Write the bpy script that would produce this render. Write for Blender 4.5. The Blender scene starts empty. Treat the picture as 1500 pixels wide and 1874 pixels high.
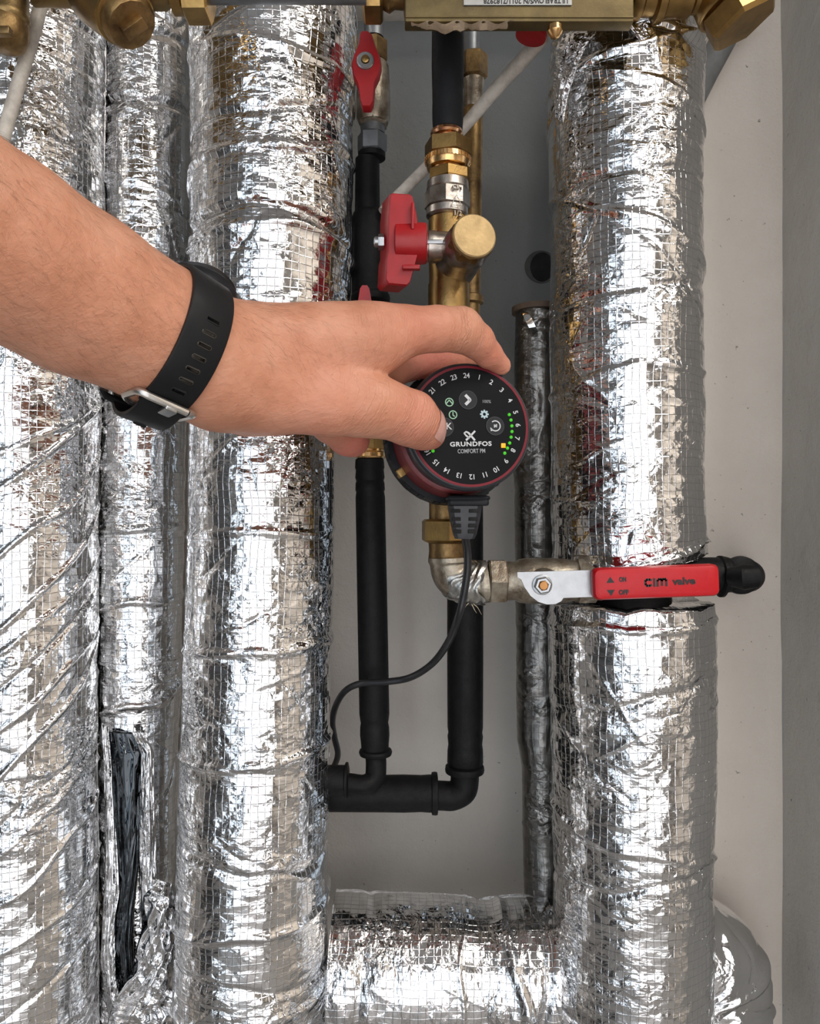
import bpy, math, random
import numpy as np
from mathutils import Vector, Matrix
random.seed(7); rng = np.random.default_rng(7)
S = bpy.context.scene
COL = S.collection
FPX = 1416.0; CZ = 1.45

# ------------------------------------------------------------------ camera
cam_d = bpy.data.cameras.new('camera'); cam = bpy.data.objects.new('camera', cam_d); COL.objects.link(cam)
cam.location = (0, 0, CZ); cam.rotation_euler = (math.pi/2, 0, 0)
cam_d.sensor_fit = 'VERTICAL'; cam_d.sensor_height = 24; cam_d.lens = FPX/1874*24
cam_d.clip_start = 0.02
S.camera = cam
# ------------------------------------------------------------------ world, light, exposure
w = bpy.data.worlds.new('world'); S.world = w; w.use_nodes = True
w.node_tree.nodes['Background'].inputs[0].default_value = (0.75, 0.87, 1.0, 1)
w.node_tree.nodes['Background'].inputs[1].default_value = 1.0
S.view_settings.view_transform = 'Standard'; S.view_settings.look = 'None'
S.view_settings.gamma = 1.0; S.view_settings.use_curve_mapping = False
S.view_settings.exposure = -0.6
S.cycles.use_denoising = True
S.cycles.max_bounces = 5; S.cycles.glossy_bounces = 4; S.cycles.diffuse_bounces = 2
S.cycles.use_adaptive_sampling = True; S.cycles.adaptive_threshold = 0.06; S.cycles.adaptive_min_samples = 16
S.cycles.sample_clamp_indirect = 6.0
S.cycles.caustics_reflective = True

def area(name, loc, rot, sx, sy, power, col):
    d = bpy.data.lights.new(name, 'AREA'); d.shape = 'RECTANGLE'; d.size = sx; d.size_y = sy
    d.energy = power; d.color = col
    o = bpy.data.objects.new(name, d); COL.objects.link(o); o.location = loc; o.rotation_euler = rot
    return o
# daylight entering through the three glazed panes of the balcony window behind the camera
WINX = [(-1.50, -0.98), (-0.72, -0.16), (-0.10, 0.46), (0.52, 1.30)]
WIN_Y = -1.75; WZ0, WZ1 = 0.04, 2.60
WCOL = [(0.80, 0.90, 1.0), (0.90, 0.95, 1.0), (1.0, 0.92, 0.90), (1.0, 0.965, 0.945)]
WPOW = [7, 14.5, 16, 17]
for (x0, x1), c, p in zip(WINX, WCOL, WPOW):
    area('window_daylight', ((x0+x1)/2, WIN_Y+0.03, (WZ0+WZ1)/2), (math.pi/2, 0, 0), x1-x0, WZ1-WZ0, p, c)

area('ceiling_lamp', (1.05, -.55, 2.75), (0, 0, 0), .8, .8, 42, (1.0, .95, .88))

# ------------------------------------------------------------------ helpers
def W(px, py, d): return np.array([(px-750)/FPX*d, d, CZ-(py-937)/FPX*d])
def PX(n, d): return n/FPX*d
def nrm(v): v = np.asarray(v, float); return v/np.linalg.norm(v)
def frame(ax, up=(0, 0, 1)):
    a = nrm(ax); u = np.asarray(up, float)
    if abs(a@nrm(u)) > .97: u = np.array([1., 0, 0])
    x = nrm(np.cross(u, a)); y = np.cross(a, x); return x, y, a
ORG = {}
def tag(o, label=None, cat=None, group=None, kind=None):
    if label: o['label'] = label
    if cat: o['category'] = cat
    if group: o['group'] = group
    if kind: o['kind'] = kind
    return o
def thing(name, loc, label, cat, group=None):
    o = bpy.data.objects.new(name, None); COL.objects.link(o); o.location = Vector(loc)
    o.empty_display_size = .01
    ORG[o] = np.asarray(loc, float)
    return tag(o, label, cat, group)
def link_mesh(name, me, mat, parent=None, label=None, sharp=35, smooth=True, flip=False):
    if mat: me.materials.append(mat)
    if smooth:
        me.polygons.foreach_set('use_smooth', [True]*len(me.polygons))
        if sharp: me.set_sharp_from_angle(angle=math.radians(sharp))
    o = bpy.data.objects.new(name, me); COL.objects.link(o)
    if parent is not None: o.parent = parent
    if label: o['label'] = label
    return o
class MB:
    def __init__(s): s.v = []; s.f = []
    def add(s, v, f):
        n = len(s.v); s.v += [tuple(map(float, p)) for p in v]; s.f += [tuple(i+n for i in q) for q in f]; return s
    def rings(s, R, closed=True, cap=True):
        m = len(R[0]); k = len(R); v = [p for r in R for p in r]; f = []
        for i in range(k-1):
            for j in range(m if closed else m-1):
                a = i*m+j; b = i*m+(j+1) % m; f.append((a, b, b+m, a+m))
        if cap and closed:
            f.append(tuple(range(m-1, -1, -1))); f.append(tuple(range((k-1)*m, k*m)))
        return s.add(v, f)
    def lathe(s, o, ax, prof, n=36, rot=0., sq=(1, 1), up=(0, 0, 1), cap=True):
        x, y, a = frame(ax, up); o = np.asarray(o, float); R = []
        for (t, r) in prof:
            R.append([o+a*t+x*(r*sq[0]*math.cos(rot+2*math.pi*j/n))+y*(r*sq[1]*math.sin(rot+2*math.pi*j/n)) for j in range(n)])
        return s.rings(R, cap=cap)
    def hex(s, o, ax, t0, t1, r, rot=0., bev=.0012, n=6, up=(0, 0, 1)):
        # hexagonal nut, r = half across corners, chamfered ends
        return s.lathe(o, ax, [(t0, r-bev*1.5), (t0+bev, r), (t1-bev, r), (t1, r-bev*1.5)], n=n, rot=rot, up=up)
    def tube(s, P, r, n=14, cap=True, flat=None):
        P = [np.asarray(p, float) for p in P]; k = len(P); R = []
        rr = r if hasattr(r, '__len__') else [r]*k
        T = [nrm(P[min(i+1, k-1)]-P[max(i-1, 0)]) for i in range(k)]
        x, y, _ = frame(T[0])
        for i in range(k):
            x = nrm(x-T[i]*(x@T[i])); y = np.cross(T[i], x)
            R.append([P[i]+x*rr[i]*math.cos(2*math.pi*j/n)+y*rr[i]*math.sin(2*math.pi*j/n) for j in range(n)])
        return s.rings(R, cap=cap)
    def box(s, c, x, y, z, hx, hy, hz, bev=0.):
        c = np.asarray(c, float); x, y, z = nrm(x), nrm(y), nrm(z)
        def rr(hx, hy, b):
            if b <= 0: return [(-hx, -hy), (hx, -hy), (hx, hy), (-hx, hy)]
            o = []
            for cx, cy, a0 in ((hx-b, -hy+b, -90), (hx-b, hy-b, 0), (-hx+b, hy-b, 90), (-hx+b, -hy+b, 180)):
                for t in (0, 30, 60, 90):
                    a = math.radians(a0+t); o.append((cx+b*math.cos(a), cy+b*math.sin(a)))
            return o
        R = []
        lv = [(-hz, bev), (-hz+bev*.3, bev*.3), (-hz+bev, 0), (hz-bev, 0), (hz-bev*.3, bev*.3), (hz, bev)] if bev > 0 else [(-hz, 0), (hz, 0)]
        for (t, ins) in lv:
            R.append([c+x*a+y*b+z*t for a, b in rr(hx-ins, hy-ins, max(bev*1.2, 1e-5) if bev > 0 else 0)])
        return s.rings(R)
    def prism(s, poly, o, x, y, z, t0, t1):
        o = np.asarray(o, float); n = len(poly)
        a = [o+x*p[0]+y*p[1]+z*t0 for p in poly]; b = [o+x*p[0]+y*p[1]+z*t1 for p in poly]
        return s.rings([a, b])
    def build(s, name, mat, parent=None, label=None, sharp=35, cat=None, group=None, kind=None, smooth=True):
        o0 = ORG[parent] if parent is not None else (np.mean(np.array(s.v), 0) if kind != 'structure' else np.zeros(3))
        me = bpy.data.meshes.new(name)
        me.from_pydata([tuple(np.array(p)-o0) for p in s.v], [], s.f); me.update()
        import bmesh
        bm = bmesh.new(); bm.from_mesh(me); bmesh.ops.recalc_face_normals(bm, faces=bm.faces); bm.to_mesh(me); bm.free()
        o = link_mesh(name, me, mat, parent, label, sharp, smooth)
        if parent is None: o.location = Vector(o0)
        ORG[o] = np.array(o0)
        tag(o, None, cat, group, kind); return o
def arc(c, x, y, r, a0, a1, n=12):
    return [np.asarray(c)+x*r*math.cos(a0+(a1-a0)*i/n)+y*r*math.sin(a0+(a1-a0)*i/n) for i in range(n+1)]
def catmull(P, n=8):
    P = [np.asarray(p, float) for p in P]; Q = [2*P[0]-P[1]]+P+[2*P[-1]-P[-2]]; out = []
    for i in range(1, len(Q)-2):
        for k in range(n):
            t = k/n; a, b, c, d = Q[i-1], Q[i], Q[i+1], Q[i+2]
            out.append(.5*((2*b)+(-a+c)*t+(2*a-5*b+4*c-d)*t*t+(-a+3*b-3*c+d)*t**3))
    out.append(P[-1]); return out
X = np.array([1., 0, 0]); Y = np.array([0, 1., 0]); Z = np.array([0, 0, 1.])

# ------------------------------------------------------------------ materials
class NT:
    def __init__(s, name):
        s.m = bpy.data.materials.new(name); s.m.use_nodes = True; s.t = s.m.node_tree; s.b = s.t.nodes['Principled BSDF']
    def n(s, typ, ins=None, **kw):
        nd = s.t.nodes.new(typ)
        for k, v in kw.items(): setattr(nd, k, v)
        for k, v in (ins or {}).items():
            if isinstance(v, bpy.types.NodeSocket): s.t.links.new(v, nd.inputs[k])
            else: nd.inputs[k].default_value = v
        return nd
    def math(s, op, a, b=0., c=0.):
        return s.n('ShaderNodeMath', {0: a, 1: b, 2: c}, operation=op).outputs[0]
    def set(s, **kw):
        for k, v in kw.items():
            k = k.replace('_', ' ')
            if isinstance(v, bpy.types.NodeSocket): s.t.links.new(v, s.b.inputs[k])
            else: s.b.inputs[k].default_value = v
    def ramp(s, fac, stops):
        r = s.n('ShaderNodeValToRGB', {0: fac}); e = r.color_ramp.elements
        while len(e) < len(stops): e.new(.5)
        for el, (p, c) in zip(e, stops): el.position = p; el.color = (*c, 1) if len(c) == 3 else c
        return r.outputs[0]
    def noise(s, scale, detail=4, rough=.6, vec=None, dist=0.):
        i = {'Scale': scale, 'Detail': detail, 'Roughness': rough, 'Distortion': dist}
        if vec is not None: i['Vector'] = vec
        return s.n('ShaderNodeTexNoise', i).outputs[0]
    def bump(s, h, dist, strength=1., prev=None):
        i = {'Height': h, 'Distance': dist, 'Strength': strength}
        if prev is not None: i['Normal'] = prev
        return s.n('ShaderNodeBump', i).outputs[0]
    def pos(s): return s.n('ShaderNodeNewGeometry').outputs['Position']
def simple(name, col, rough=.5, metal=0., var=.15, bump=.0002, bscale=400., vscale=60., spec=.5, dark=None, coat=0.):
    m = NT(name); p = m.pos()
    f = m.noise(vscale, 6, .65, p)
    d = dark or tuple(c*(1-var*2) for c in col)
    c = m.ramp(f, [(.3, d), (.62, col)])
    m.set(Base_Color=c, Metallic=metal, Specular_IOR_Level=spec, Coat_Weight=coat)
    r = m.math('MULTIPLY_ADD', m.noise(vscale*1.7, 4, .6, p), rough*.6, rough*.7)
    m.set(Roughness=r)
    if bump: m.set(Normal=m.bump(m.noise(bscale, 4, .6, p), bump))
    return m.m
BRASS = simple('brass', (.44, .28, .10), .36, 1., .22, .00015, 500, 45, dark=(.26, .16, .065))
BRASS_OLD = simple('brass_tarnished', (.33, .21, .085), .45, .9, .25, .0003, 300, 60, dark=(.10, .06, .03))
BRASS_NEW = simple('brass_bright', (.80, .50, .22), .24, 1., .08, .00008, 600, 50)
COPPER = simple('copper', (.85, .48, .27), .22, 1., .1, .0001, 500, 60)
NICKEL = simple('nickel', (.50, .46, .42), .34, 1., .12, .00012, 500, 70, dark=(.27, .22, .18))
NICKEL_DIRTY = simple('nickel_dirty', (.46, .41, .33), .42, .9, .25, .0004, 260, 70, dark=(.15, .10, .06))
STEEL = simple('zinc_steel', (.42, .43, .44), .36, 1., .1, .0001, 400, 60)
GREYST = simple('grey_steel', (.22, .23, .24), .45, .8, .15, .0001, 400, 60)
BLACKINS = simple('black_insulation', (.006, .006, .0065), .55, 0., .3, .0003, 500, 120, .2)
BLACKPL = simple('black_plastic', (.014, .015, .018), .42, 0., .1, .00004, 900, 100, .2)
CASEGR = simple('dark_grey_plastic', (.022, .024, .029), .38, 0., .1, .00004, 900, 100, .5)
FACEBL = simple('face_black', (.006, .0063, .0075), .4, 0., .05, 0, 900, 100, .12)
REDPL = simple('red_plastic', (.42, .012, .016), .38, 0., .12, .00006, 700, 60, .45)
REDSL = simple('red_vinyl', (.55, .006, .012), .4, 0., .06, .0001, 500, 60, .4)
REDCAST = simple('red_cast_paint', (.20, .022, .026), .42, 0., .12, .0002, 500, 60, .5)
REDRING = simple('red_ring', (.19, .017, .027), .4, 0., .05, 0, 500, 60, .25)
CABLEW = simple('white_cable', (.68, .62, .54), .5, 0., .2, .0001, 500, 90)
CABLEB = simple('black_cable', (.012, .012, .014), .35, 0., .05, 0, 500, 90, .5)
FOAM = simple('foam_cream', (.66, .52, .36), .85, 0., .15, .0006, 400, 120)
PAPER = simple('label_paper', (.55, .54, .50), .5, 0., .1, 0, 400, 60)
TAPE = simple('aluminium_tape', (.52, .52, .50), .32, 1., .12, .0005, 130, 45, dark=(.36, .35, .32))
STRAP = simple('strap_rubber', (.012, .0125, .014), .5, 0., .08, .00003, 900, 70, .2)
NAVY = simple('blackened_hole', (.01, .01, .01), .9, 0., .1, 0)
WHITEPR = simple('white_print', (.62, .63, .64), .5, 0., .03, 0)
GREYPR = simple('grey_print', (.22, .23, .24), .5, 0., .03, 0)
BTN = simple('button_grey', (.026, .027, .030), .45, 0., .05, 0, 900, 60, .2)
INKBL = simple('ink_black', (.015, .012, .012), .5, 0., .03, 0)
def emis(name, col, st):
    m = NT(name); m.set(Base_Color=(*[c*.3 for c in col], 1), Emission_Color=(*col, 1), Emission_Strength=st, Roughness=.3); return m.m
LEDG = emis('led_green', (.07, .72, .015), .8)
LEDO = emis('led_orange', (1., .42, .01), 1.6)
ICONG = emis('icon_lit', (.45, .75, .5), .55)
ICONW = emis('icon_lit_white', (.6, .75, .8), .7)

def foil_mat(name, scr=1.0, crump=1.0, tint=(.86, .86, .865), rough=.10, cell=(.0056, .0064)):
    m = NT(name)
    uv = m.n('ShaderNodeUVMap', uv_map='uv').outputs[0]
    sep = m.n('ShaderNodeSeparateXYZ', {0: uv}); u, v = sep.outputs[0], sep.outputs[1]
    # slight waviness of the threads
    wob = m.math('MULTIPLY', m.math('SUBTRACT', m.noise(28, 2, .5, uv), .5), .006)
    uu = m.math('DIVIDE', m.math('ADD', u, wob), cell[0]); vv = m.math('DIVIDE', m.math('ADD', v, wob), cell[1])
    fu, fv = m.math('FRACT', uu), m.math('FRACT', vv)
    def line(f, wd):
        d = m.math('ABSOLUTE', m.math('SUBTRACT', f, .5))
        return m.n('ShaderNodeMapRange', {0: d, 1: .5-wd, 2: .5, 3: 0., 4: 1.}, interpolation_type='SMOOTHSTEP').outputs[0]
    lu, lv = line(fu, .07), line(fv, .07)
    thr = m.math('MAXIMUM', lu, lv)
    cellv = m.n('ShaderNodeCombineXYZ', {0: m.math('FLOOR', uu), 1: m.math('FLOOR', vv)}).outputs[0]
    wn = m.n('ShaderNodeTexWhiteNoise', {'Vector': cellv}, noise_dimensions='2D').outputs['Color']
    ws = m.n('ShaderNodeSeparateColor', {0: wn})
    tilt = m.math('ADD', m.math('MULTIPLY', m.math('SUBTRACT', ws.outputs[0], .5), m.math('SUBTRACT', fu, .5)),
                  m.math('MULTIPLY', m.math('SUBTRACT', ws.outputs[1], .5), m.math('SUBTRACT', fv, .5)))
    dome = m.math('MULTIPLY', m.math('MULTIPLY', m.math('SUBTRACT', 1., m.math('POWER', m.math('MULTIPLY', m.math('ABSOLUTE', m.math('SUBTRACT', fu, .5)), 2.), 2.)),
                  m.math('SUBTRACT', 1., m.math('POWER', m.math('MULTIPLY', m.math('ABSOLUTE', m.math('SUBTRACT', fv, .5)), 2.), 2.))), .25)
    # crumple : planar facets from voronoi distance-to-edge on warped coordinates, amount varies in patches
    def warp(sc, am):
        nn = m.n('ShaderNodeTexNoise', {'Vector': uv, 'Scale': sc, 'Detail': 2.}).outputs['Color']
        s1 = m.n('ShaderNodeVectorMath', {0: nn, 1: (.5, .5, .5)}, operation='SUBTRACT').outputs[0]
        s2 = m.n('ShaderNodeVectorMath', {0: s1, 3: am}, operation='SCALE').outputs[0]
        return m.n('ShaderNodeVectorMath', {0: uv, 1: s2}, operation='ADD').outputs[0]
    def vor(sc, wv, stretch=(1, 1, 1)):
        mp = m.n('ShaderNodeMapping', {'Vector': wv, 'Scale': stretch}).outputs[0]
        return m.n('ShaderNodeTexVoronoi', {'Vector': mp, 'Scale': sc}, voronoi_dimensions='2D', feature='DISTANCE_TO_EDGE').outputs['Distance']
    w1, w2 = warp(25, .025), warp(90, .007)
    patch = m.n('ShaderNodeMapRange', {0: m.noise(14, 3, .6, uv), 1: .42, 2: .72, 3: .12, 4: 1.}, interpolation_type='SMOOTHSTEP').outputs[0]
    h1 = m.math('MULTIPLY', vor(48, w1, (.6, 1.15, 1)), 1/48*.22)
    h2 = m.math('MULTIPLY', vor(130, w2, (.6, 1.0, 1)), 1/130*.30)
    h3 = m.math('MULTIPLY', vor(330, w2, (.6, 1.0, 1)), 1/330*.2)
    ridn = m.n('ShaderNodeTexNoise', {'Vector': m.n('ShaderNodeMapping', {'Vector': w1, 'Scale': (.55, 1.2, 1)}).outputs[0], 'Scale': 70., 'Detail': 5., 'Roughness': .55}).outputs[0]
    rid = m.math('MULTIPLY', m.math('ABSOLUTE', m.math('SUBTRACT', ridn, .5)), .0017)
    cr = m.math('ADD', m.math('ADD', h1, h2), m.math('ADD', h3, rid))
    cr = m.math('MULTIPLY', m.math('MULTIPLY', cr, patch), crump)
    sc = m.math('ADD', m.math('MULTIPLY', thr, .00008*scr), m.math('MULTIPLY', m.math('ADD', m.math('MULTIPLY', tilt, .0005), m.math('MULTIPLY', dome, -.00016)), scr))
    b = m.bump(m.math('ADD', cr, sc), 1.0, 1.0)
    dirt = m.ramp(m.noise(9, 5, .6, uv), [(.25, tuple(t*.86 for t in tint)), (.6, tint)])
    thc = m.n('ShaderNodeMixRGB', {0: m.math('MULTIPLY', thr, .42*scr), 1: dirt, 2: (.30, .30, .30, 1)}).outputs[0]
    m.set(Base_Color=thc, Metallic=1., Normal=b,
          Roughness=m.math('MULTIPLY_ADD', m.noise(35, 3, .6, uv), rough*1.2, rough*.5))
    return m.m
FOIL = foil_mat('scrim_foil')
FOIL_SM = foil_mat('smooth_foil', scr=0., crump=.55, rough=.07)
FOIL_EL = foil_mat('creased_foil', scr=0., crump=1.3, rough=.08)
LINING = foil_mat('lining_dark_reflection', scr=0., crump=.12, tint=(.07, .078, .085), rough=.1)  # dark base colour stands in for what the glossy foil reflects
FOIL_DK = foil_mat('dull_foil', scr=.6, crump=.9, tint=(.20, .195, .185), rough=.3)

def plaster(name, base, dark, top=None):
    m = NT(name); p = m.pos()
    c = m.ramp(m.noise(7, 6, .6, p), [(.3, dark), (.65, base)])
    if top:   # shade of the upper recess painted in as darker grey
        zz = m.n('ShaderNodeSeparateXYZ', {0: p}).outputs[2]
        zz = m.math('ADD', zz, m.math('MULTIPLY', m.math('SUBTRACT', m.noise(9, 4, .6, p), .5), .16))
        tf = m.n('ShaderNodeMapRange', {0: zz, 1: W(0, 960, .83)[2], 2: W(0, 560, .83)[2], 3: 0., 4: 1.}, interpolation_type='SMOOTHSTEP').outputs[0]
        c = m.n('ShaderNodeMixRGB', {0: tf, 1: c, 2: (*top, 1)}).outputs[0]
    sp = m.n('ShaderNodeMapRange', {0: m.noise(170, 3, .6, p), 1: .70, 2: .76, 3: 0., 4: .75}).outputs[0]
    c2 = m.n('ShaderNodeMixRGB', {0: sp, 1: c, 2: (.10, .085, .07, 1)}).outputs[0]
    m.set(Base_Color=c2, Roughness=.85, Specular_IOR_Level=.2)
    b1 = m.bump(m.noise(45, 6, .6, p), .0025)
    b2 = m.bump(m.noise(420, 3, .6, p), .0006, .8, b1)
    m.set(Normal=b2); return m.m
WALL = plaster('plaster', (.80, .72, .63), (.71, .635, .55))
WALLD = plaster('plaster_chase', (.62, .58, .53), (.53, .50, .46), top=(.20, .205, .20))  # chase plaster darkened in colour towards the top for the recess shade
WALLG = plaster('plaster_grey', (.62, .595, .555), (.54, .52, .485))
FLOORM = simple('floor_tiles', (.34, .33, .32), .15, 0, .12, 0, 10, 3)
WHITEP = simple('room_paint', (.30, .29, .28), .7, 0, .05, 0)
DARKWOOD = simple('dark_frame', (.035, .032, .03), .5, 0, .1, 0)
PANELM = simple('panel_black', (.03, .028, .028), .45, 0, .2, 0)

# ------------------------------------------------------------------ structure
WY = .75                       # back wall of the niche
XR = W(1431, 0, WY)[0]         # right corner of the niche
NY = .50                       # where the niche opens to the room
def slab(name, x0, x1, y0, y1, z0, z1, mat, **kw):
    b = MB(); b.box(((x0+x1)/2, (y0+y1)/2, (z0+z1)/2), X, Y, Z, (x1-x0)/2, (y1-y0)/2, (z1-z0)/2)
    return b.build(name, mat, kind='structure', smooth=False, **kw)
RX0, RX1 = -1.75, 2.0
def grid_wall(name, o, u, v, nu, nv, lu, lv, amp, mat, thick, nz):
    # plaster wall with a real, slightly uneven surface
    a = rng.normal(size=(nu+1, nv+1))
    for _ in range(5):
        a = (a+np.roll(a, 1, 0)+np.roll(a, -1, 0)+np.roll(a, 1, 1)+np.roll(a, -1, 1))/5
    a = a/a.std()*amp
    b = MB(); P = []; F = []
    for i in range(nu+1):
        for j in range(nv+1):
            P.append(np.asarray(o)+u*lu*i/nu+v*lv*j/nv+nz*a[i, j])
    for i in range(nu):
        for j in range(nv):
            k = i*(nv+1)+j; F.append((k, k+1, k+nv+2, k+nv+1))
    b.add(P, F)
    cs = [np.asarray(o)-nz*thick, np.asarray(o)+u*lu-nz*thick, np.asarray(o)+u*lu+v*lv-nz*thick, np.asarray(o)+v*lv-nz*thick]
    b.add(cs, [(0, 1, 2, 3)])
    return b.build(name, mat, kind='structure', sharp=None)
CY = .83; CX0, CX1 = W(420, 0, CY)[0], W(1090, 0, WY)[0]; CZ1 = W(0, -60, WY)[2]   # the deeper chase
grid_wall('wall_back', (CX1, WY, .3), X, Z, 20, 80, XR-CX1, 2.2, .0009, WALL, .3, -Y)
slab('wall_back_left', -.95, CX0, WY, WY+.3, .3, 2.5, WALL)
slab('wall_back_top', CX0, CX1, WY, WY+.3, CZ1, 2.5, WALL)  # unseen soffit, set low above view to darken the chase top
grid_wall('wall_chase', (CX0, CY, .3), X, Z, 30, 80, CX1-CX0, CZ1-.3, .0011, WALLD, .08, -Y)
grid_wall('wall_right', (XR, NY, .3), Y, Z, 12, 90, WY-NY+.01, 1.9, .0007, WALLG, .25, -X)
slab('wall_left', -1.05, -.95, NY, WY, 0, 2.8, WALL)
slab('wall_front_right', XR+.002, RX1, NY+.0, WY, 0, 2.8, WALL)
slab('wall_front_left', RX0, -1.05, NY, WY, 0, 2.8, WALL)
slab('wall_side_left', RX0-.1, RX0, -1.9, NY, 0, 2.8, WHITEP)
slab('wall_side_right', RX1, RX1+.1, -1.9, NY, 0, 2.8, WALL)
slab('floor', RX0, RX1, -1.9, 1.0, -.08, 0, FLOORM)
slab('ceiling', RX0, RX1, -1.9, 1.0, 2.8, 2.88, WHITEP)
slab('niche_blocker_1', -.95, XR, NY+.03, WY, 2.10, 2.16, WALL)     # unseen niche top, added above view to shade the recess
# window wall behind the camera
slab('wall_window_left', RX0, WINX[0][0], -1.9, WIN_Y-.02, 0, 2.8, WHITEP)
slab('wall_window_right', WINX[3][1], RX1, -1.9, WIN_Y-.02, 0, 2.8, WHITEP)
slab('wall_window_top', WINX[0][0], WINX[3][1], -1.9, WIN_Y-.02, WZ1, 2.8, WHITEP)
slab('wall_window_sill', WINX[0][0], WINX[3][1], -1.9, WIN_Y-.02, 0, WZ0, WHITEP)
wf = MB()
for x0, x1 in [(WINX[k][1], WINX[k+1][0]) for k in range(3)]:
    wf.box(((x0+x1)/2, WIN_Y+.02, (WZ0+WZ1)/2), X, Y, Z, (x1-x0)/2+.005, .05, (WZ1-WZ0)/2)
wf.box(((WINX[0][0]+WINX[3][1])/2, WIN_Y+.02, 1.30), X, Y, Z, (WINX[3][1]-WINX[0][0])/2, .05, .035)
wf.build('window_1', DARKWOOD, kind='structure', smooth=False)
slab('dark_panel_1', RX0, RX0+.04, -1.25, -.1, 0, 2.1, PANELM)  # unseen dark panel added so the foil reflects a dark band

# ------------------------------------------------------------------ foil pipes
def vnoise(x, y, seed):
    r = np.random.default_rng(seed); T = r.random((64, 64))
    xi = np.floor(x).astype(int); yi = np.floor(y).astype(int); fx = x-xi; fy = y-yi
    fx = fx*fx*(3-2*fx); fy = fy*fy*(3-2*fy)
    g = lambda a, b: T[a % 64, b % 64]
    return (g(xi, yi)*(1-fx)+g(xi+1, yi)*fx)*(1-fy)+(g(xi, yi+1)*(1-fx)+g(xi+1, yi+1)*fx)*fy-.5
def vedge(x, y, seed):
    r = np.random.default_rng(seed); Tx = r.random((64, 64)); Ty = r.random((64, 64))
    xi = np.floor(x).astype(int); yi = np.floor(y).astype(int)
    best = np.full(x.shape, 9.); bx = np.zeros(x.shape); by = np.zeros(x.shape)
    for i in (-1, 0, 1):
        for j in (-1, 0, 1):
            px = xi+i+Tx[(xi+i) % 64, (yi+j) % 64]-x; py = yi+j+Ty[(xi+i) % 64, (yi+j) % 64]-y
            d = px*px+py*py; m = d < best; best = np.where(m, d, best); bx = np.where(m, px, bx); by = np.where(m, py, by)
    e = np.full(x.shape, 9.)
    for i in (-2, -1, 0, 1, 2):
        for j in (-2, -1, 0, 1, 2):
            px = xi+i+Tx[(xi+i) % 64, (yi+j) % 64]-x; py = yi+j+Ty[(xi+i) % 64, (yi+j) % 64]-y
            dx, dy = px-bx, py-by; L = np.sqrt(dx*dx+dy*dy)
            q = np.where(L > 1e-4, ((px+bx)*dx+(py+by)*dy)/(2*np.maximum(L, 1e-4)), 9.); e = np.minimum(e, q)
    return e
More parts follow.
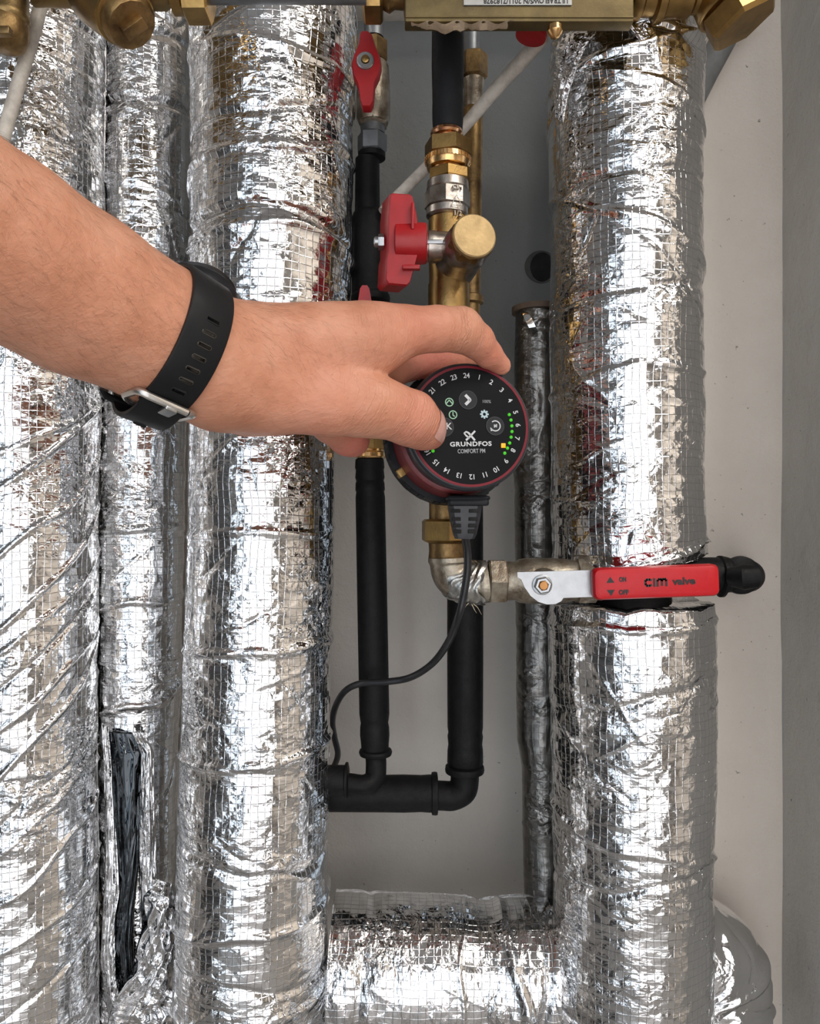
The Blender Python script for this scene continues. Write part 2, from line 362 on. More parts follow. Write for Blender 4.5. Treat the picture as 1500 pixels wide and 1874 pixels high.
def foil_tube(name, path, rad, mat, parent=None, label=None, cat=None, group=None, seed=1, front=None,
              step=.0013, rings=(), amp=1.0, thickness_end=True, kind=None, ragged=0.):
    """tube wrapped in crumpled foil. path: fn(t)->point, t in metres 0..L ; rad: fn(t); front = direction facing the room"""
    pts, L = path; nt = int(L/step)
    t = np.linspace(0, L, nt); P = np.array([pts(a) for a in t]); R = np.array([rad(a) for a in t])
    T = np.gradient(P, axis=0); T /= np.linalg.norm(T, axis=1)[:, None]
    fr = np.asarray(front if front is not None else (0, -1, 0), float)
    A = fr[None]-T*(T@fr)[:, None]; A /= np.linalg.norm(A, axis=1)[:, None]   # towards room
    B = np.cross(T, A)
    rm = float(R.mean()); nf = int(math.pi*1.15*rm/step); nb = int(math.pi*.85*rm/(step*6))
    th = np.concatenate([np.linspace(-math.pi*.575, math.pi*.575, nf), np.linspace(math.pi*.575, math.pi*1.425, nb+2)[1:-1]])
    tt, hh = np.meshgrid(t, th, indexing='ij'); uu = hh*rm
    wx = vnoise(uu*40, tt*40, seed+5)*.016; wy = vnoise(uu*40+9, tt*40, seed+6)*.016
    d = vnoise(uu*13, tt*14, seed)*.0024+vnoise(uu*30, tt*30, seed+1)*.0010
    e1 = vedge((uu+wx)*24, (tt+wy)*36, seed+2); e2 = vedge((uu+wx)*60+3, (tt+wy)*95, seed+3)
    pm = np.clip(vnoise(uu*9, tt*9, seed+8)*3.2+.45, .08, 1.2)
    d += (e1*.0016+e2*.0005)*pm*1.0
    d += -np.abs(vnoise(uu*22+3, tt*60, seed+4))*.0012*pm
    # long creases running in random directions
    r = np.random.default_rng(seed+20)
    for k in range(int(L*60)):
        t0 = r.random()*L; u0 = (r.random()-.5)*2.6*rm; a = r.normal()*.9; ln = .008+.03*r.random()
        ca, sa = math.cos(a), math.sin(a)
        m = (abs(tt-t0) < .05)
        if not m.any(): continue
        x = (uu[m]-u0)*ca+(tt[m]-t0)*sa; y = -(uu[m]-u0)*sa+(tt[m]-t0)*ca+vnoise(uu[m]*60, tt[m]*60, seed)*.006
        d[m] += (.0007+.0012*r.random())*r.choice([-1, 1])*np.exp(-np.abs(y)/.0014)*np.exp(-(x/ln)**2)
    for (t0, slope, am, wd) in rings:
        dd = tt-t0-slope*hh-vnoise(uu*30, uu*0+t0*50, seed+11)*.010-vnoise(uu*12, uu*0+t0*31, seed+15)*.012
        d += am*np.exp(-(dd/wd)**2)*(.7+1.2*np.abs(vnoise(uu*50, tt*5, seed+12)))
    d *= amp
    if ragged:
        end = vnoise(hh*3, hh*0+3, seed+30)*ragged+vnoise(hh*9, hh*0+7, seed+31)*ragged*.5
        k = np.clip(1-np.minimum(tt, 9)/.03, 0, 1); k2 = np.clip(1-(L-tt)/.03, 0, 1)
        tsh = end*k-end*k2
    else: tsh = 0*tt
    rr = R[:, None]+d
    Pt = P[:, None, :]+A[:, None, :]*(rr*np.cos(hh))[..., None]+B[:, None, :]*(rr*np.sin(hh))[..., None]+T[:, None, :]*tsh[..., None]
    n1, n2 = tt.shape; V = Pt.reshape(-1, 3)
    i, j = np.meshgrid(np.arange(n1-1), np.arange(n2), indexing='ij'); j2 = (j+1) % n2
    F = np.stack([i*n2+j, i*n2+j2, (i+1)*n2+j2, (i+1)*n2+j], -1).reshape(-1, 4)
    # turned-in end caps
    nv = len(V); c0, c1 = P[0]+T[0]*.002, P[-1]-T[-1]*.002
    V = np.vstack([V, c0[None], c1[None]])
    o0 = ORG[parent] if parent is not None else P.mean(0)
    me = bpy.data.meshes.new(name)
    nq = len(F); tri0 = [(nv, (k+1) % n2, k) for k in range(n2)]; b0 = (n1-1)*n2
    tri1 = [(nv+1, b0+k, b0+(k+1) % n2) for k in range(n2)]
    loops = np.concatenate([F.ravel(), np.array(tri0+tri1).ravel()]); nt_ = 2*n2
    starts = np.concatenate([np.arange(nq)*4, nq*4+np.arange(nt_)*3]); tot = np.concatenate([np.full(nq, 4), np.full(nt_, 3)])
    me.vertices.add(len(V)); me.vertices.foreach_set('co', (V-o0).astype(np.float32).ravel())
    me.loops.add(len(loops)); me.loops.foreach_set('vertex_index', loops.astype(np.int32))
    me.polygons.add(len(starts)); me.polygons.foreach_set('loop_start', starts.astype(np.int32))
    me.update(calc_edges=True)
    uvl = me.uv_layers.new(name='uv'); U = np.stack([uu.ravel(), tt.ravel()], 1); U = np.vstack([U, [[0, 0], [0, L]]])
    uvv = U[loops]+np.array([seed*.37, seed*.71]); wrap = (np.repeat(np.arange(nq) % n2, 4) == n2-1)
    uvl.data.foreach_set('uv', uvv.astype(np.float32).ravel())
    me.materials.append(mat)
    me.polygons.foreach_set('use_smooth', np.ones(len(starts), bool))
    o = bpy.data.objects.new(name, me); COL.objects.link(o)
    if parent is not None: o.parent = parent
    else: o.location = Vector(o0)
    ORG[o] = np.array(o0); return tag(o, label, cat, group, kind)
def vpipe(tab, d):
    """tab of (ypx, xleft, xright) from top to bottom at depth d -> path, radius fn"""
    ys = np.array([a[0] for a in tab], float); c = np.array([(a[1]+a[2])/2 for a in tab]); r = np.array([(a[2]-a[1])/2 for a in tab])
    z = CZ-(ys-937)/FPX*d; L = z[0]-z[-1]; tz = z[0]-z
    def pt(t): return np.array([(np.interp(t, tz, c)-750)/FPX*d, d, z[0]-t])
    def rad(t): return np.interp(t, tz, r)/FPX*d*.975
    return (pt, L), rad, lambda y: (y-ys[0])/FPX*d
DA, DB, DC, DD = .645, .70, .645, .64
tabA = [(-60, -92, 188), (0, -92, 187), (400, -92, 184), (700, -92, 178), (1200, -95, 172), (1500, -96, 172), (2120, -90, 178)]
p, r, ty = vpipe(tabA, DA)
ringsA = [(ty(y), s, a, .0024) for y, s, a in ((95, .004, -.002), (160, .0, -.0012), (860, .04, .0014), (930, .05, .0018), (1040, .055, .002), (1150, .06, .0022), (1200, .05, .0015), (1250, .05, -.002),
          (1330, .05, .002), (1400, .06, .0022), (1480, .05, -.0018), (1530, .05, .0016), (1600, .035, .002), (1690, .03, .0018), (1790, .02, -.002))]
foil_tube('insulated_pipe', p, r, FOIL, label='wide foil-wrapped pipe at the far left, partly behind the forearm', cat='pipe', group='foil-insulated pipes', seed=11, rings=ringsA)
tabB = [(-60, 190, 350), (200, 187, 350), (480, 187, 348), (850, 181, 337), (1200, 178, 331), (1330, 178, 326), (2120, 182, 322)]
p, r, ty = vpipe(tabB, DB)
ringsB = [(ty(y), s, a, .003) for y, s, a in ((110, .008, -.002), (205, -.004, -.003), (490, .0, -.002), (640, 0, -.002), (975, .002, .002), (1110, .01, .002), (1275, .008, .0025))]
pipeB = foil_tube('insulated_pipe', p, r, FOIL, label='narrow foil-wrapped pipe second from left, torn open near the bottom', cat='pipe', group='foil-insulated pipes', seed=23, rings=ringsB)
tabC = [(-60, 352, 655), (50, 350, 658), (400, 348, 646), (480, 346, 648), (600, 346, 640), (800, 345, 616), (1000, 343, 615), (1200, 336, 609), (1400, 329, 606), (1600, 322, 604), (2120, 314, 606)]
p, r, ty = vpipe(tabC, DC)
ringsC = [(ty(y), s, a, .0032) for y, s, a in ((90, .03, -.002), (165, -.01, .0016), (265, .012, -.002), (335, .01, .0022), (445, -.006, -.003), (470, 0, .002), (975, .003, .0015),
          (1175, .004, .0025), (1365, .004, .003), (1530, -.004, -.0025), (1640, .004, .003), (1735, -.004, -.002), (1800, .01, .002))]
foil_tube('insulated_pipe', p, r, FOIL, label='wide foil-wrapped pipe third from left, running behind the hand', cat='pipe', group='foil-insulated pipes', seed=37, rings=ringsC)
tabD = [(-40, 1012, 1262), (60, 1006, 1274), (130, 1000, 1284), (400, 1004, 1284), (700, 1006, 1281), (900, 1008, 1284), (1000, 1010, 1288), (1030, 1016, 1290)]
p, r, ty = vpipe(tabD, DD)
ringsD = [(ty(y), s, a, .003) for y, s, a in ((120, -.01, -.004), (150, .02, .003), (215, -.015, .0025), (360, .006, -.0025), (455, -.02, .002), (560, .01, -.002), (700, .004, .0018), (1010, .004, .003))]
pipeD = foil_tube('insulated_pipe', p, r, FOIL, label='upper right foil-wrapped pipe above the red lever valve', cat='pipe', group='foil-insulated pipes', seed=41, rings=ringsD, ragged=.004)
tabD2 = [(1101, 1004, 1300), (1150, 1000, 1304), (1400, 1006, 1303), (1600, 1010, 1300), (2120, 1008, 1298)]
p, r, ty = vpipe(tabD2, DD)
ringsD2 = [(ty(y), s, a, .003) for y, s, a in ((1130, .003, .002), (1240, .015, -.0015), (1520, -.012, .0022), (1560, .01, -.002), (1842, -.004, -.003))]
foil_tube('insulated_pipe', p, r, FOIL, label='lower right foil-wrapped pipe below the red lever valve', cat='pipe', group='foil-insulated pipes', seed=53, rings=ringsD2, ragged=.004)
# bare core of the right pipe where the insulation is interrupted
b = MB(); b.lathe(W(1150, 1010, DD), -Z, [(-.002, .034), (.052, .034)]); b.build('bare_pipe_core', BLACKINS, cat='pipe').update_tag()
bpy.data.objects['bare_pipe_core']['label'] = 'dark pipe core seen in the gap between the two right foil sleeves'
# dark slim sleeve behind
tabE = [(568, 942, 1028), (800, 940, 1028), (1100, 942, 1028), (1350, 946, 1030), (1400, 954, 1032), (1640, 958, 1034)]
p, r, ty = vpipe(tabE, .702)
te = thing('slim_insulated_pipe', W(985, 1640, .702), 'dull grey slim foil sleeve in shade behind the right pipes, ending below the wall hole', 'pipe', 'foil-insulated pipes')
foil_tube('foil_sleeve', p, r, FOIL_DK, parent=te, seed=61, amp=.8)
b = MB(); b.lathe(W(985, 565, .702), -Z, [(-.001, .02), (-.001, .024), (.004, .024), (.004, .0238)]); b.build('end_cap', simple('brown_tape', (.13, .09, .06), .7), te, 'brown torn end')
b = MB()
R_ = [[W(955, 572, .676), W(966, 572, .674)], [W(960, 585, .672), W(973, 582, .67)], [W(968, 600, .672), W(980, 598, .67)], [W(975, 612, .676), W(984, 606, .676)]]
b.rings(R_, closed=False); b.build('foil_flap', FOIL_SM, te, 'bright loose foil flap')
# horizontal foil pipe at the bottom
def hp(x0, x1, y0, y1, d):
    a, c = W(x0, y0, d), W(x1, y1, d); L = np.linalg.norm(c-a); return (lambda t: a+(c-a)*t/L), L
foil_tube('insulated_pipe', hp(608, 1004, 1768, 1778, .672), lambda t: .0595-.003*math.exp(-((t-.13)/.02)**2), FOIL,
          label='horizontal foil-wrapped pipe along the bottom between the two wide ones', cat='pipe', group='foil-insulated pipes', seed=71,
          rings=[(.03, .0, -.002, .004), (.112, .0, .0015, .001), (.155, .01, .003, .004), (.17, -.01, -.003, .004)], amp=.85)
# shiny elbow to the lower right
ec = W(1245, 1795, .69); q = .029
pts = [ec+np.array([-.012, 0, q+.0])]+[ec+np.array([q*math.sin(a), 0, q*math.cos(a)]) for a in np.linspace(0, math.pi/2, 9)]+[ec+np.array([q, 0, -.06])]
cp = catmull(pts, 6); sl = np.concatenate([[0], np.cumsum([np.linalg.norm(cp[i+1]-cp[i]) for i in range(len(cp)-1)])]); CPA = np.array(cp)
foil_tube('insulated_elbow', ((lambda t: np.array([np.interp(t, sl, CPA[:, k]) for k in range(3)])), sl[-1]), lambda t: .049, FOIL_EL,
          label='shiny creased foil elbow at the bottom right beside the wall', cat='pipe elbow', group='foil-insulated pipes', seed=83, amp=1.2,
          rings=[(.03+.012*k, .004*(-1)**k, .002*(-1)**k, .003) for k in range(7)])
# torn shiny lining of the second pipe, its dark reflection painted into the colour
def patch(name, outline, d, bulge, mat, parent, label, seed, fold=.0025, nn=60, dirn=0.):
    """foil sheet between a left and a right edge polyline (top to bottom), bulging towards the room"""
    Lp, Rp = outline; Lp = np.array(Lp, float); Rp = np.array(Rp, float); v = np.linspace(0, 1, nn*2); u = np.linspace(0, 1, nn)
    lx = np.interp(v, np.linspace(0, 1, len(Lp)), Lp[:, 0]); ly = np.interp(v, np.linspace(0, 1, len(Lp)), Lp[:, 1])
    rx = np.interp(v, np.linspace(0, 1, len(Rp)), Rp[:, 0]); ry = np.interp(v, np.linspace(0, 1, len(Rp)), Rp[:, 1])
    vv, uu = np.meshgrid(v, u, indexing='ij')
    px = lx[:, None]*(1-uu)+rx[:, None]*uu; py = ly[:, None]*(1-uu)+ry[:, None]*uu
    dep = (d(px) if callable(d) else d)-bulge*np.sin(uu*math.pi)**.7*np.clip(np.sin(vv*math.pi)*3, .2, 1)
    k = uu*5+dirn*vv*9
    dep += np.abs(vnoise(k, vv*3+uu*2, seed))*-fold*2.5+vnoise(uu*7+vv*4, vv*14, seed+1)*fold+vedge(uu*4+vv*2, vv*9, seed+2)*fold*1.3
    P = np.stack([(px-750)/FPX*dep, dep, CZ-(py-937)/FPX*dep], -1).reshape(-1, 3)
    n1, n2 = vv.shape; i, j = np.meshgrid(np.arange(n1-1), np.arange(n2-1), indexing='ij')
    F = np.stack([i*n2+j, i*n2+j+1, (i+1)*n2+j+1, (i+1)*n2+j], -1).reshape(-1, 4)
    o0 = ORG[parent]; me = bpy.data.meshes.new(name); me.from_pydata((P-o0).tolist(), [], F.tolist()); me.update()
    uvl = me.uv_layers.new(name='uv'); U = np.stack([(uu*.05).ravel(), (vv*.2).ravel()], 1)+seed*.13
    uvl.data.foreach_set('uv', U[F.ravel()].astype(np.float32).ravel())
    o = link_mesh(name, me, mat, parent, label, sharp=None); so = o.modifiers.new('s', 'SOLIDIFY'); so.thickness = .0004; so.offset = 0; return o
patch('torn_lining', ([(192, 1338), (200, 1400), (206, 1480), (212, 1560), (216, 1620), (208, 1680), (205, 1740), (212, 1800), (216, 1840)], [(242, 1342), (262, 1378), (260, 1450), (257, 1520), (253, 1590), (246, 1660), (243, 1720), (246, 1780), (250, 1840)]), .662, .006, LINING, pipeB, 'glossy lining laid open, dark reflection painted in', 91, .0012)
patch('torn_edge', ([(186, 1325), (190, 1400), (192, 1500), (192, 1600), (188, 1680), (184, 1760), (196, 1850), (214, 1900)], [(198, 1330), (204, 1390), (209, 1470), (215, 1560), (219, 1630), (210, 1690), (214, 1780), (232, 1860)]), .660, .007, FOIL_EL, pipeB, 'crinkled edge of the tear', 93, .0022)
patch('foil_lip', ([(240, 1340), (258, 1380), (256, 1450), (254, 1540), (255, 1620), (256, 1700)], [(262, 1340), (281, 1375), (283, 1450), (286, 1540), (288, 1620), (290, 1700)]), .655, .007, FOIL_SM, pipeB, 'rolled bright lip of torn foil', 95, .0018)
patch('crumpled_flap', ([(286, 1608), (262, 1640), (258, 1700), (240, 1780), (205, 1840), (190, 1900)], [(318, 1618), (322, 1680), (320, 1740), (318, 1800), (318, 1860), (318, 1900)]), .652, .018, FOIL_SM, pipeB, 'crumpled shiny foil flap', 97, .006, dirn=.6)
dsurf = lambda px: .64-.0625*np.sqrt(np.clip(1-((px-1143)/141)**2, .03, 1))-.002
patch('foil_fold', ([(1148, 44), (1180, 90), (1218, 150), (1248, 225), (1262, 320), (1268, 400)], [(1188, 40), (1222, 84), (1250, 140), (1274, 215), (1280, 315), (1280, 400)]), dsurf, .003, FOIL_EL, pipeD, 'raised bright fold of foil', 101, .0014)
patch('foil_fold', ([(1030, 62), (1016, 110), (1012, 160), (1016, 215)], [(1085, 60), (1060, 110), (1040, 170), (1030, 225)]), dsurf, .003, FOIL_EL, pipeD, 'raised bright fold of foil', 103, .003)


# ------------------------------------------------------------------ fittings
def seg(mb, cx, d, prof, n=36, rot=0., cx2=None):
    """vertical turned piece: prof = [(y_px, r_px), ...] at depth d"""
    y0 = prof[0][0]; x1 = cx2 if cx2 is not None else cx; yl = prof[-1][0]
    o = W(cx, y0, d); e = W(x1, yl, d); L = np.linalg.norm(e-o)
    return mb.lathe(o, e-o, [((y-y0)/(yl-y0)*L, PX(r, d)) for y, r in prof], n=n, rot=rot, up=(0, -1, 0))
def segx(mb, cy, d, prof, n=36, rot=0., cy2=None):
    x0 = prof[0][0]; xl = prof[-1][0]; o = W(x0, cy, d); e = W(xl, cy2 if cy2 is not None else cy, d); L = np.linalg.norm(e-o)
    return mb.lathe(o, e-o, [((x-x0)/(xl-x0)*L, PX(r, d)) for x, r in prof], n=n, rot=rot, up=(0, -1, 0))
def hx(y0, y1, r, b=2.5): return [(y0, r-b*1.4), (y0+b, r), (y1-b, r), (y1, r-b*1.4)]
def text_mesh(txt, size, o, r, u, th, bold=0., align='CENTER', spacing=1.):
    cu = bpy.data.curves.new('t', 'FONT'); cu.body = txt; cu.size = size; cu.align_x = align; cu.align_y = 'CENTER'
    cu.extrude = th; cu.offset = bold; cu.space_character = spacing; cu.resolution_u = 3
    ob = bpy.data.objects.new('t', cu); COL.objects.link(ob); bpy.context.view_layer.update()
    me = bpy.data.meshes.new_from_object(ob.evaluated_get(bpy.context.evaluated_depsgraph_get()))
    bpy.data.objects.remove(ob); bpy.data.curves.remove(cu)
    r, u = nrm(r), nrm(u); nn = np.cross(r, u)
    v = np.empty(len(me.vertices)*3); me.vertices.foreach_get('co', v); v = v.reshape(-1, 3)
    P = np.asarray(o)+v[:, :1]*r+v[:, 1:2]*u+v[:, 2:3]*nn
    F = [tuple(p.vertices) for p in me.polygons]; bpy.data.meshes.remove(me)
    return P, F

DI = .62
# --- black rubber hose + compression fitting
b = MB(); seg(b, 819, DI, [(-60, 28), (0, 28.5), (60, 29), (120, 29.5), (185, 28), (205, 28.5), (225, 28), (238, 27), (241, 24)])
RUBBER = simple('scuffed_rubber', (.016, .017, .019), .6, 0., .1, .0006, 160, 60, .2)
b.build('rubber_hose', RUBBER, cat='hose')['label'] = 'scuffed black rubber hose sleeve above the copper ring in the middle'
t = thing('compression_fitting', W(820, 300, DI), 'bright brass compression fitting with copper collar under the black hose', 'fitting')
b = MB(); seg(b, 817, DI, [(240, 22), (241, 29), (246, 30), (250, 27), (251, 20), (262, 20)]); b.build('collar', COPPER, t, 'copper collar')
b = MB(); seg(b, 820, DI, hx(259, 289, 44), n=6, rot=.25); b.build('hex_nut', BRASS, t)
b = MB(); seg(b, 819, DI, [(289, 38), (290, 41), (299, 41.5), (301, 40), (309, 38), (311, 30), (314, 28)])
for k in range(40):
    a = 2*math.pi*k/40; o = W(819, 295, DI); b.box(o+PX(41.5, DI)*(X*math.cos(a)+Y*math.sin(a)), X*math.cos(a)+Y*math.sin(a), -X*math.sin(a)+Y*math.cos(a), Z, .0005, .0006, PX(4, DI))
b.build('knurled_ring', BRASS_NEW, t)
b = MB(); seg(b, 821, DI, hx(313, 334, 39), n=6, rot=.6); b.build('hex_nut', BRASS, t)
# --- nickel valve with brass cap and red butterfly handle
t = thing('ball_valve', W(830, 460, DI), 'nickel ball valve with red butterfly handle and round brass cap', 'valve')
b = MB(); seg(b, 819, DI, [(333, 34), (335, 38), (349, 39), (351, 37)]); seg(b, 818, DI, hx(350, 384, 42, 3), n=8, rot=.1); seg(b, 818, DI, [(384, 38), (396, 38.5), (400, 34)])
b.build('valve_neck', NICKEL, t)
b = MB()
for txt, y, sz in (('CIM', 343, 9), ('1/2', 391, 11)):
    P, F = text_mesh(txt, PX(sz, DI)*1.2, W(836, y, DI-PX(39, DI)), X+Y*.4, Z, .0012); b.add(P, F)
b.tube([W(826, 375, DI-PX(41, DI)), W(835, 356, DI-PX(41, DI)), W(844, 375, DI-PX(38, DI)), W(826, 375, DI-PX(41, DI))], .0004, 5)
b.build('embossed_mark', NICKEL, t)
b = MB(); seg(b, 821, DI, [(400, 34), (403, 37), (430, 37.5), (470, 37), (518, 36), (522, 38), (568, 38), (600, 37), (640, 34), (650, 30)]); b.build('brass_body', BRASS, t)
o = W(833, 482, .617); e = W(864, 437, .572); ax = nrm(e-o); L = np.linalg.norm(e-o)
b = MB(); b.lathe(o, ax, [(-.016, .008), (-.013, .0165), (-.004, .0185), (L*.35, .0175), (L*.5, .0168), (L*.55, .0178), (L*.75, .0178), (L*.82, .0165), (L, .0155)], n=40); b.build('valve_body', NICKEL, t)
b = MB(); b.lathe(o, ax, [(L*.8, .0165), (L*.84, .0172), (L*1.02, .0172), (L*1.06, .0165)], n=8, rot=.2)
b.build('hex_collar', BRASS_OLD, t)
b = MB(); b.lathe(e, ax, [(-.006, .0150), (.004, .0166), (.0055, .0164), (.0062, .0155)], n=40); b.build('brass_cap', simple('brass_cap', (.46, .32, .15), .5, .6, .12, .00012, 500, 90), t)
b = MB(); segx(b, 452, .598, [(764, 26), (783, 26.5), (784, 29), (795, 29), (800, 27), (842, 27)]); b.build('stem_housing', NICKEL, t)
b = MB(); b.box(W(789, 443, .598-PX(27, .598)), X, Y, Z, PX(22, .6), .0016, PX(4, .6), .0005); b.build('stem_pin', STEEL, t)
h = MB()
out = [(706, 364), (712, 362), (742, 364), (747, 368), (754, 398), (756, 412), (756, 476), (752, 490), (742, 524), (736, 530), (702, 527), (697, 520), (699, 480), (702, 470), (702, 402)]
q = .594
c0 = W(728, 446, q)
poly = [((x-728)/FPX*q, -(y-446)/FPX*q) for x, y in out]
yy = nrm(Y*.94-X*.35)
h.rings([[c0+X*x*.93+Z*z*.97+yy*-.0105 for x, z in poly], [c0+X*x+Z*z+yy*-.009 for x, z in poly], [c0+X*x+Z*z+yy*.009 for x, z in poly], [c0+X*x*.93+Z*z*.97+yy*.0105 for x, z in poly]])
segx(h, 446, .594, [(722, 30), (724, 36), (770, 37), (779, 36), (781, 33)])
h.box(W(755, 398, .583), X, Y, Z, PX(3, .59), .004, PX(24, .59), .0006); h.box(W(752, 490, .583), X, Y, Z, PX(16, .59), .003, PX(4, .59), .0006)
h.build('butterfly_handle', REDPL, t)
b = MB(); b.lathe(W(703, 443, .594), -X, [(0, PX(14, .594)), (.002, PX(15, .594)), (.0045, PX(14, .594))], n=6, rot=.3); b.lathe(W(703, 443, .594), -X, [(.0045, PX(10, .594)), (.007, PX(10, .594)), (.008, PX(7, .594))], n=16)
b.build('handle_screw', STEEL, t)

# --- left small valve line
DG = .67
b = MB(); seg(b, 684, DG, [(-40, 18), (70, 18)]); b.build('riser_pipe', GREYST, cat='pipe')['label'] = 'short grey steel pipe end above the upper left red valve'
t = thing('ball_valve', W(684, 160, DG), 'small nickel valve with upright red handle at the top, half behind foil', 'valve')
b = MB(); seg(b, 682, DG, hx(74, 116, 27, 3), n=6, rot=.2); b.build('hex_nut', BRASS_OLD, t)
b = MB(); seg(b, 683, DG, [(116, 24), (122, 28), (150, 30), (185, 31), (215, 31), (226, 27)]); seg(b, 683, DG, hx(205, 232, 28), n=6, rot=.5); b.build('valve_body', NICKEL_DIRTY, t)
b = MB(); q = .612
out = [(662, 60), (674, 60), (681, 66), (688, 88), (696, 108), (698, 122), (694, 140), (686, 156), (683, 190), (678, 199), (664, 199), (660, 190), (655, 158), (646, 140), (643, 120), (647, 104), (656, 84), (659, 64)]
poly = [((x-668)/FPX*q, -(y-130)/FPX*q) for x, y in out]; c0 = W(668, 130, q)
b.rings([[c0+X*x*.9+Z*z*.97-Y*.0035 for x, z in poly], [c0+X*x+Z*z-Y*.0015 for x, z in poly], [c0+X*x+Z*z+Y*.006 for x, z in poly]]); b.build('butterfly_handle', REDPL, t)
b = MB(); b.lathe(W(669, 117, q), -Y, [(0, PX(16, q)), (.005, PX(16, q)), (.006, PX(14, q)), (.006, PX(8, q)), (.004, PX(7.5, q))], n=24); b.lathe(W(669, 122, q+.002), Y, [(0, .006), (.035, .006)], n=16); b.build('handle_nut', STEEL, t)
b = MB(); b.lathe(W(669, 117, q), -Y, [(.003, PX(7, q)), (.0075, PX(7, q)), (.0078, PX(5, q))], n=12); b.build('stem', BRASS, t)
b = MB(); seg(b, 682, DG, [(232, 22), (246, 22)]); seg(b, 681, DG, hx(246, 280, 27), n=6, rot=.1); b.build('union_nut', GREYST, cat='pipe fitting')['label'] = 'dull grey union nut under the small upper left valve'
b = MB(); seg(b, 680, DG, [(279, 20), (281, 25), (290, 25), (292, 20)]); seg(b, 672, DG, [(289, 19), (292, 22), (388, 23), (391, 24)]); seg(b, 677, DG, [(388, 26), (392, 31), (398, 33), (440, 34), (500, 34), (538, 33)]); seg(b, 678, DG, [(538, 33), (541, 35), (546, 36), (552, 35), (555, 28), (560, 24)])
b.build('insulated_riser', BLACKINS, cat='pipe')['label'] = 'black insulated pipe with flared lower part left of the red butterfly handle'
t = thing('ball_valve', W(680, 600, DG), 'lower left valve of which only a red handle tip shows above the hand', 'valve')
b = MB(); q = .61; out = [(663, 524), (672, 524), (676, 530), (684, 575), (684, 640), (652, 640), (652, 575), (659, 530)]
poly = [((x-668)/FPX*q, -(y-580)/FPX*q) for x, y in out]; b.prism(poly, W(668, 580, q), X, Z, Y, -.003, .004); b.build('lever_handle', REDPL, t)
b = MB(); seg(b, 680, DG, [(560, 24), (570, 30), (700, 30), (770, 26), (790, 24)]); b.lathe(W(668, 600, q+.003), Y, [(0, .006), (.04, .006)], n=16); b.build('valve_body', NICKEL_DIRTY, t)
t = thing('press_fitting', W(678, 815, DG), 'small brass fitting on top of the lower left black pipe, below the fingertip', 'fitting')
b = MB(); seg(b, 679, DG, [(786, 20), (788, 26), (796, 27), (800, 23), (826, 23), (829, 27), (836, 28), (839, 26)]); b.build('fitting_body', BRASS_NEW, t)
b = MB(); seg(b, 679, DG, hx(797, 824, 27), n=6, rot=.3); b.build('hex_nut', BRASS, t)
# lower left black pipe
b = MB(); seg(b, 676, DG, [(838, 22), (841, 26), (856, 27), (860, 25.5), (874, 27), (880, 25), (884, 26.5), (896, 27), (900, 25.5), (910, 27), (1100, 27.5), (1306, 27.5), (1318, 26), (1322, 25), (1330, 26.5), (1345, 27), (1360, 25.5), (1372, 25)], cx2=686)
seg(b, 687, DG, [(1369, 24), (1372, 29), (1376, 30.5), (1381, 29), (1384, 22)])
b.build('insulated_riser', BLACKINS, cat='pipe')['label'] = 'left one of the two black insulated pipes below the hand'
b = MB(); b.tube(catmull([W(687, 1378, DG), W(688, 1402, DG-.002), W(685, 1424, DG-.006), W(668, 1436, DG-.01), W(640, 1434, DG-.01), W(596, 1428, DG-.01)], 6), [PX(19, DG)]*13+[PX(18, DG)]*18, 18)
segx(b, 1428, DG-.01, [(590, 27), (630, 27), (632, 32), (636, 32), (638, 24)])
b.build('pipe_elbow', BLACKINS, cat='pipe elbow')['label'] = 'thin black elbow at the foot of the left black pipe'
# --- rear brass riser and right black pipe
DH = .692
t = thing('brass_riser', W(866, 400, DH), 'tarnished brass riser pipe behind the black hose and capped valve', 'pipe')
b = MB(); seg(b, 862, DH, [(20, 15), (100, 15)]); b.build('threaded_end', GREYST, t, 'grey threaded pipe end')
b = MB(); seg(b, 867, DH, hx(98, 146, 25, 4), n=6, rot=.15); b.build('hex_nut', BRASS_OLD, t)
b = MB(); seg(b, 866, DH, [(144, 16), (147, 20), (158, 19), (160, 18), (196, 19), (200, 17)]); b.build('valve_body', NICKEL_DIRTY, t)
b = MB(); seg(b, 865, DH, [(198, 17), (204, 19), (400, 19), (540, 19), (543, 24), (549, 25), (555, 24), (558, 18), (600, 18), (900, 17)], cx2=856); b.build('riser_tube', BRASS_OLD, t)
DK = .685
b = MB(); seg(b, 851, DK, [(880, 28), (884, 32.5), (1100, 33), (1225, 33), (1330, 32.5), (1340, 31), (1347, 32.5), (1362, 31), (1372, 32.5), (1395, 33), (1400, 30)])
seg(b, 850, DK, [(1399, 30), (1402, 35), (1408, 36), (1413, 35), (1416, 28)])
b.build('insulated_riser', BLACKINS, cat='pipe')['label'] = 'right one of the two black insulated pipes, below the pump'
b = MB(); b.tube(catmull([W(850, 1410, DK), W(850, 1428, DK), W(846, 1446, DK), W(828, 1456, DK), W(812, 1456, DK), W(790, 1455, DK)], 6), PX(26, DK), 20)
b.tube([W(800, 1455, DK), W(792, 1455, DK)], [PX(33, DK), PX(35, DK)], 28); 
b.build('pipe_elbow', BLACKINS, cat='pipe elbow')['label'] = 'black elbow at the bottom of the right black pipe'
b = MB(); segx(b, 1452, DK, [(560, 32), (700, 32.5), (740, 33), (770, 32), (785, 33), (789, 33), (790, 37), (796, 38), (800, 37), (801, 31)])
b.build('insulated_pipe', BLACKINS, cat='pipe')['label'] = 'horizontal black insulated pipe joining both black risers at the bottom'

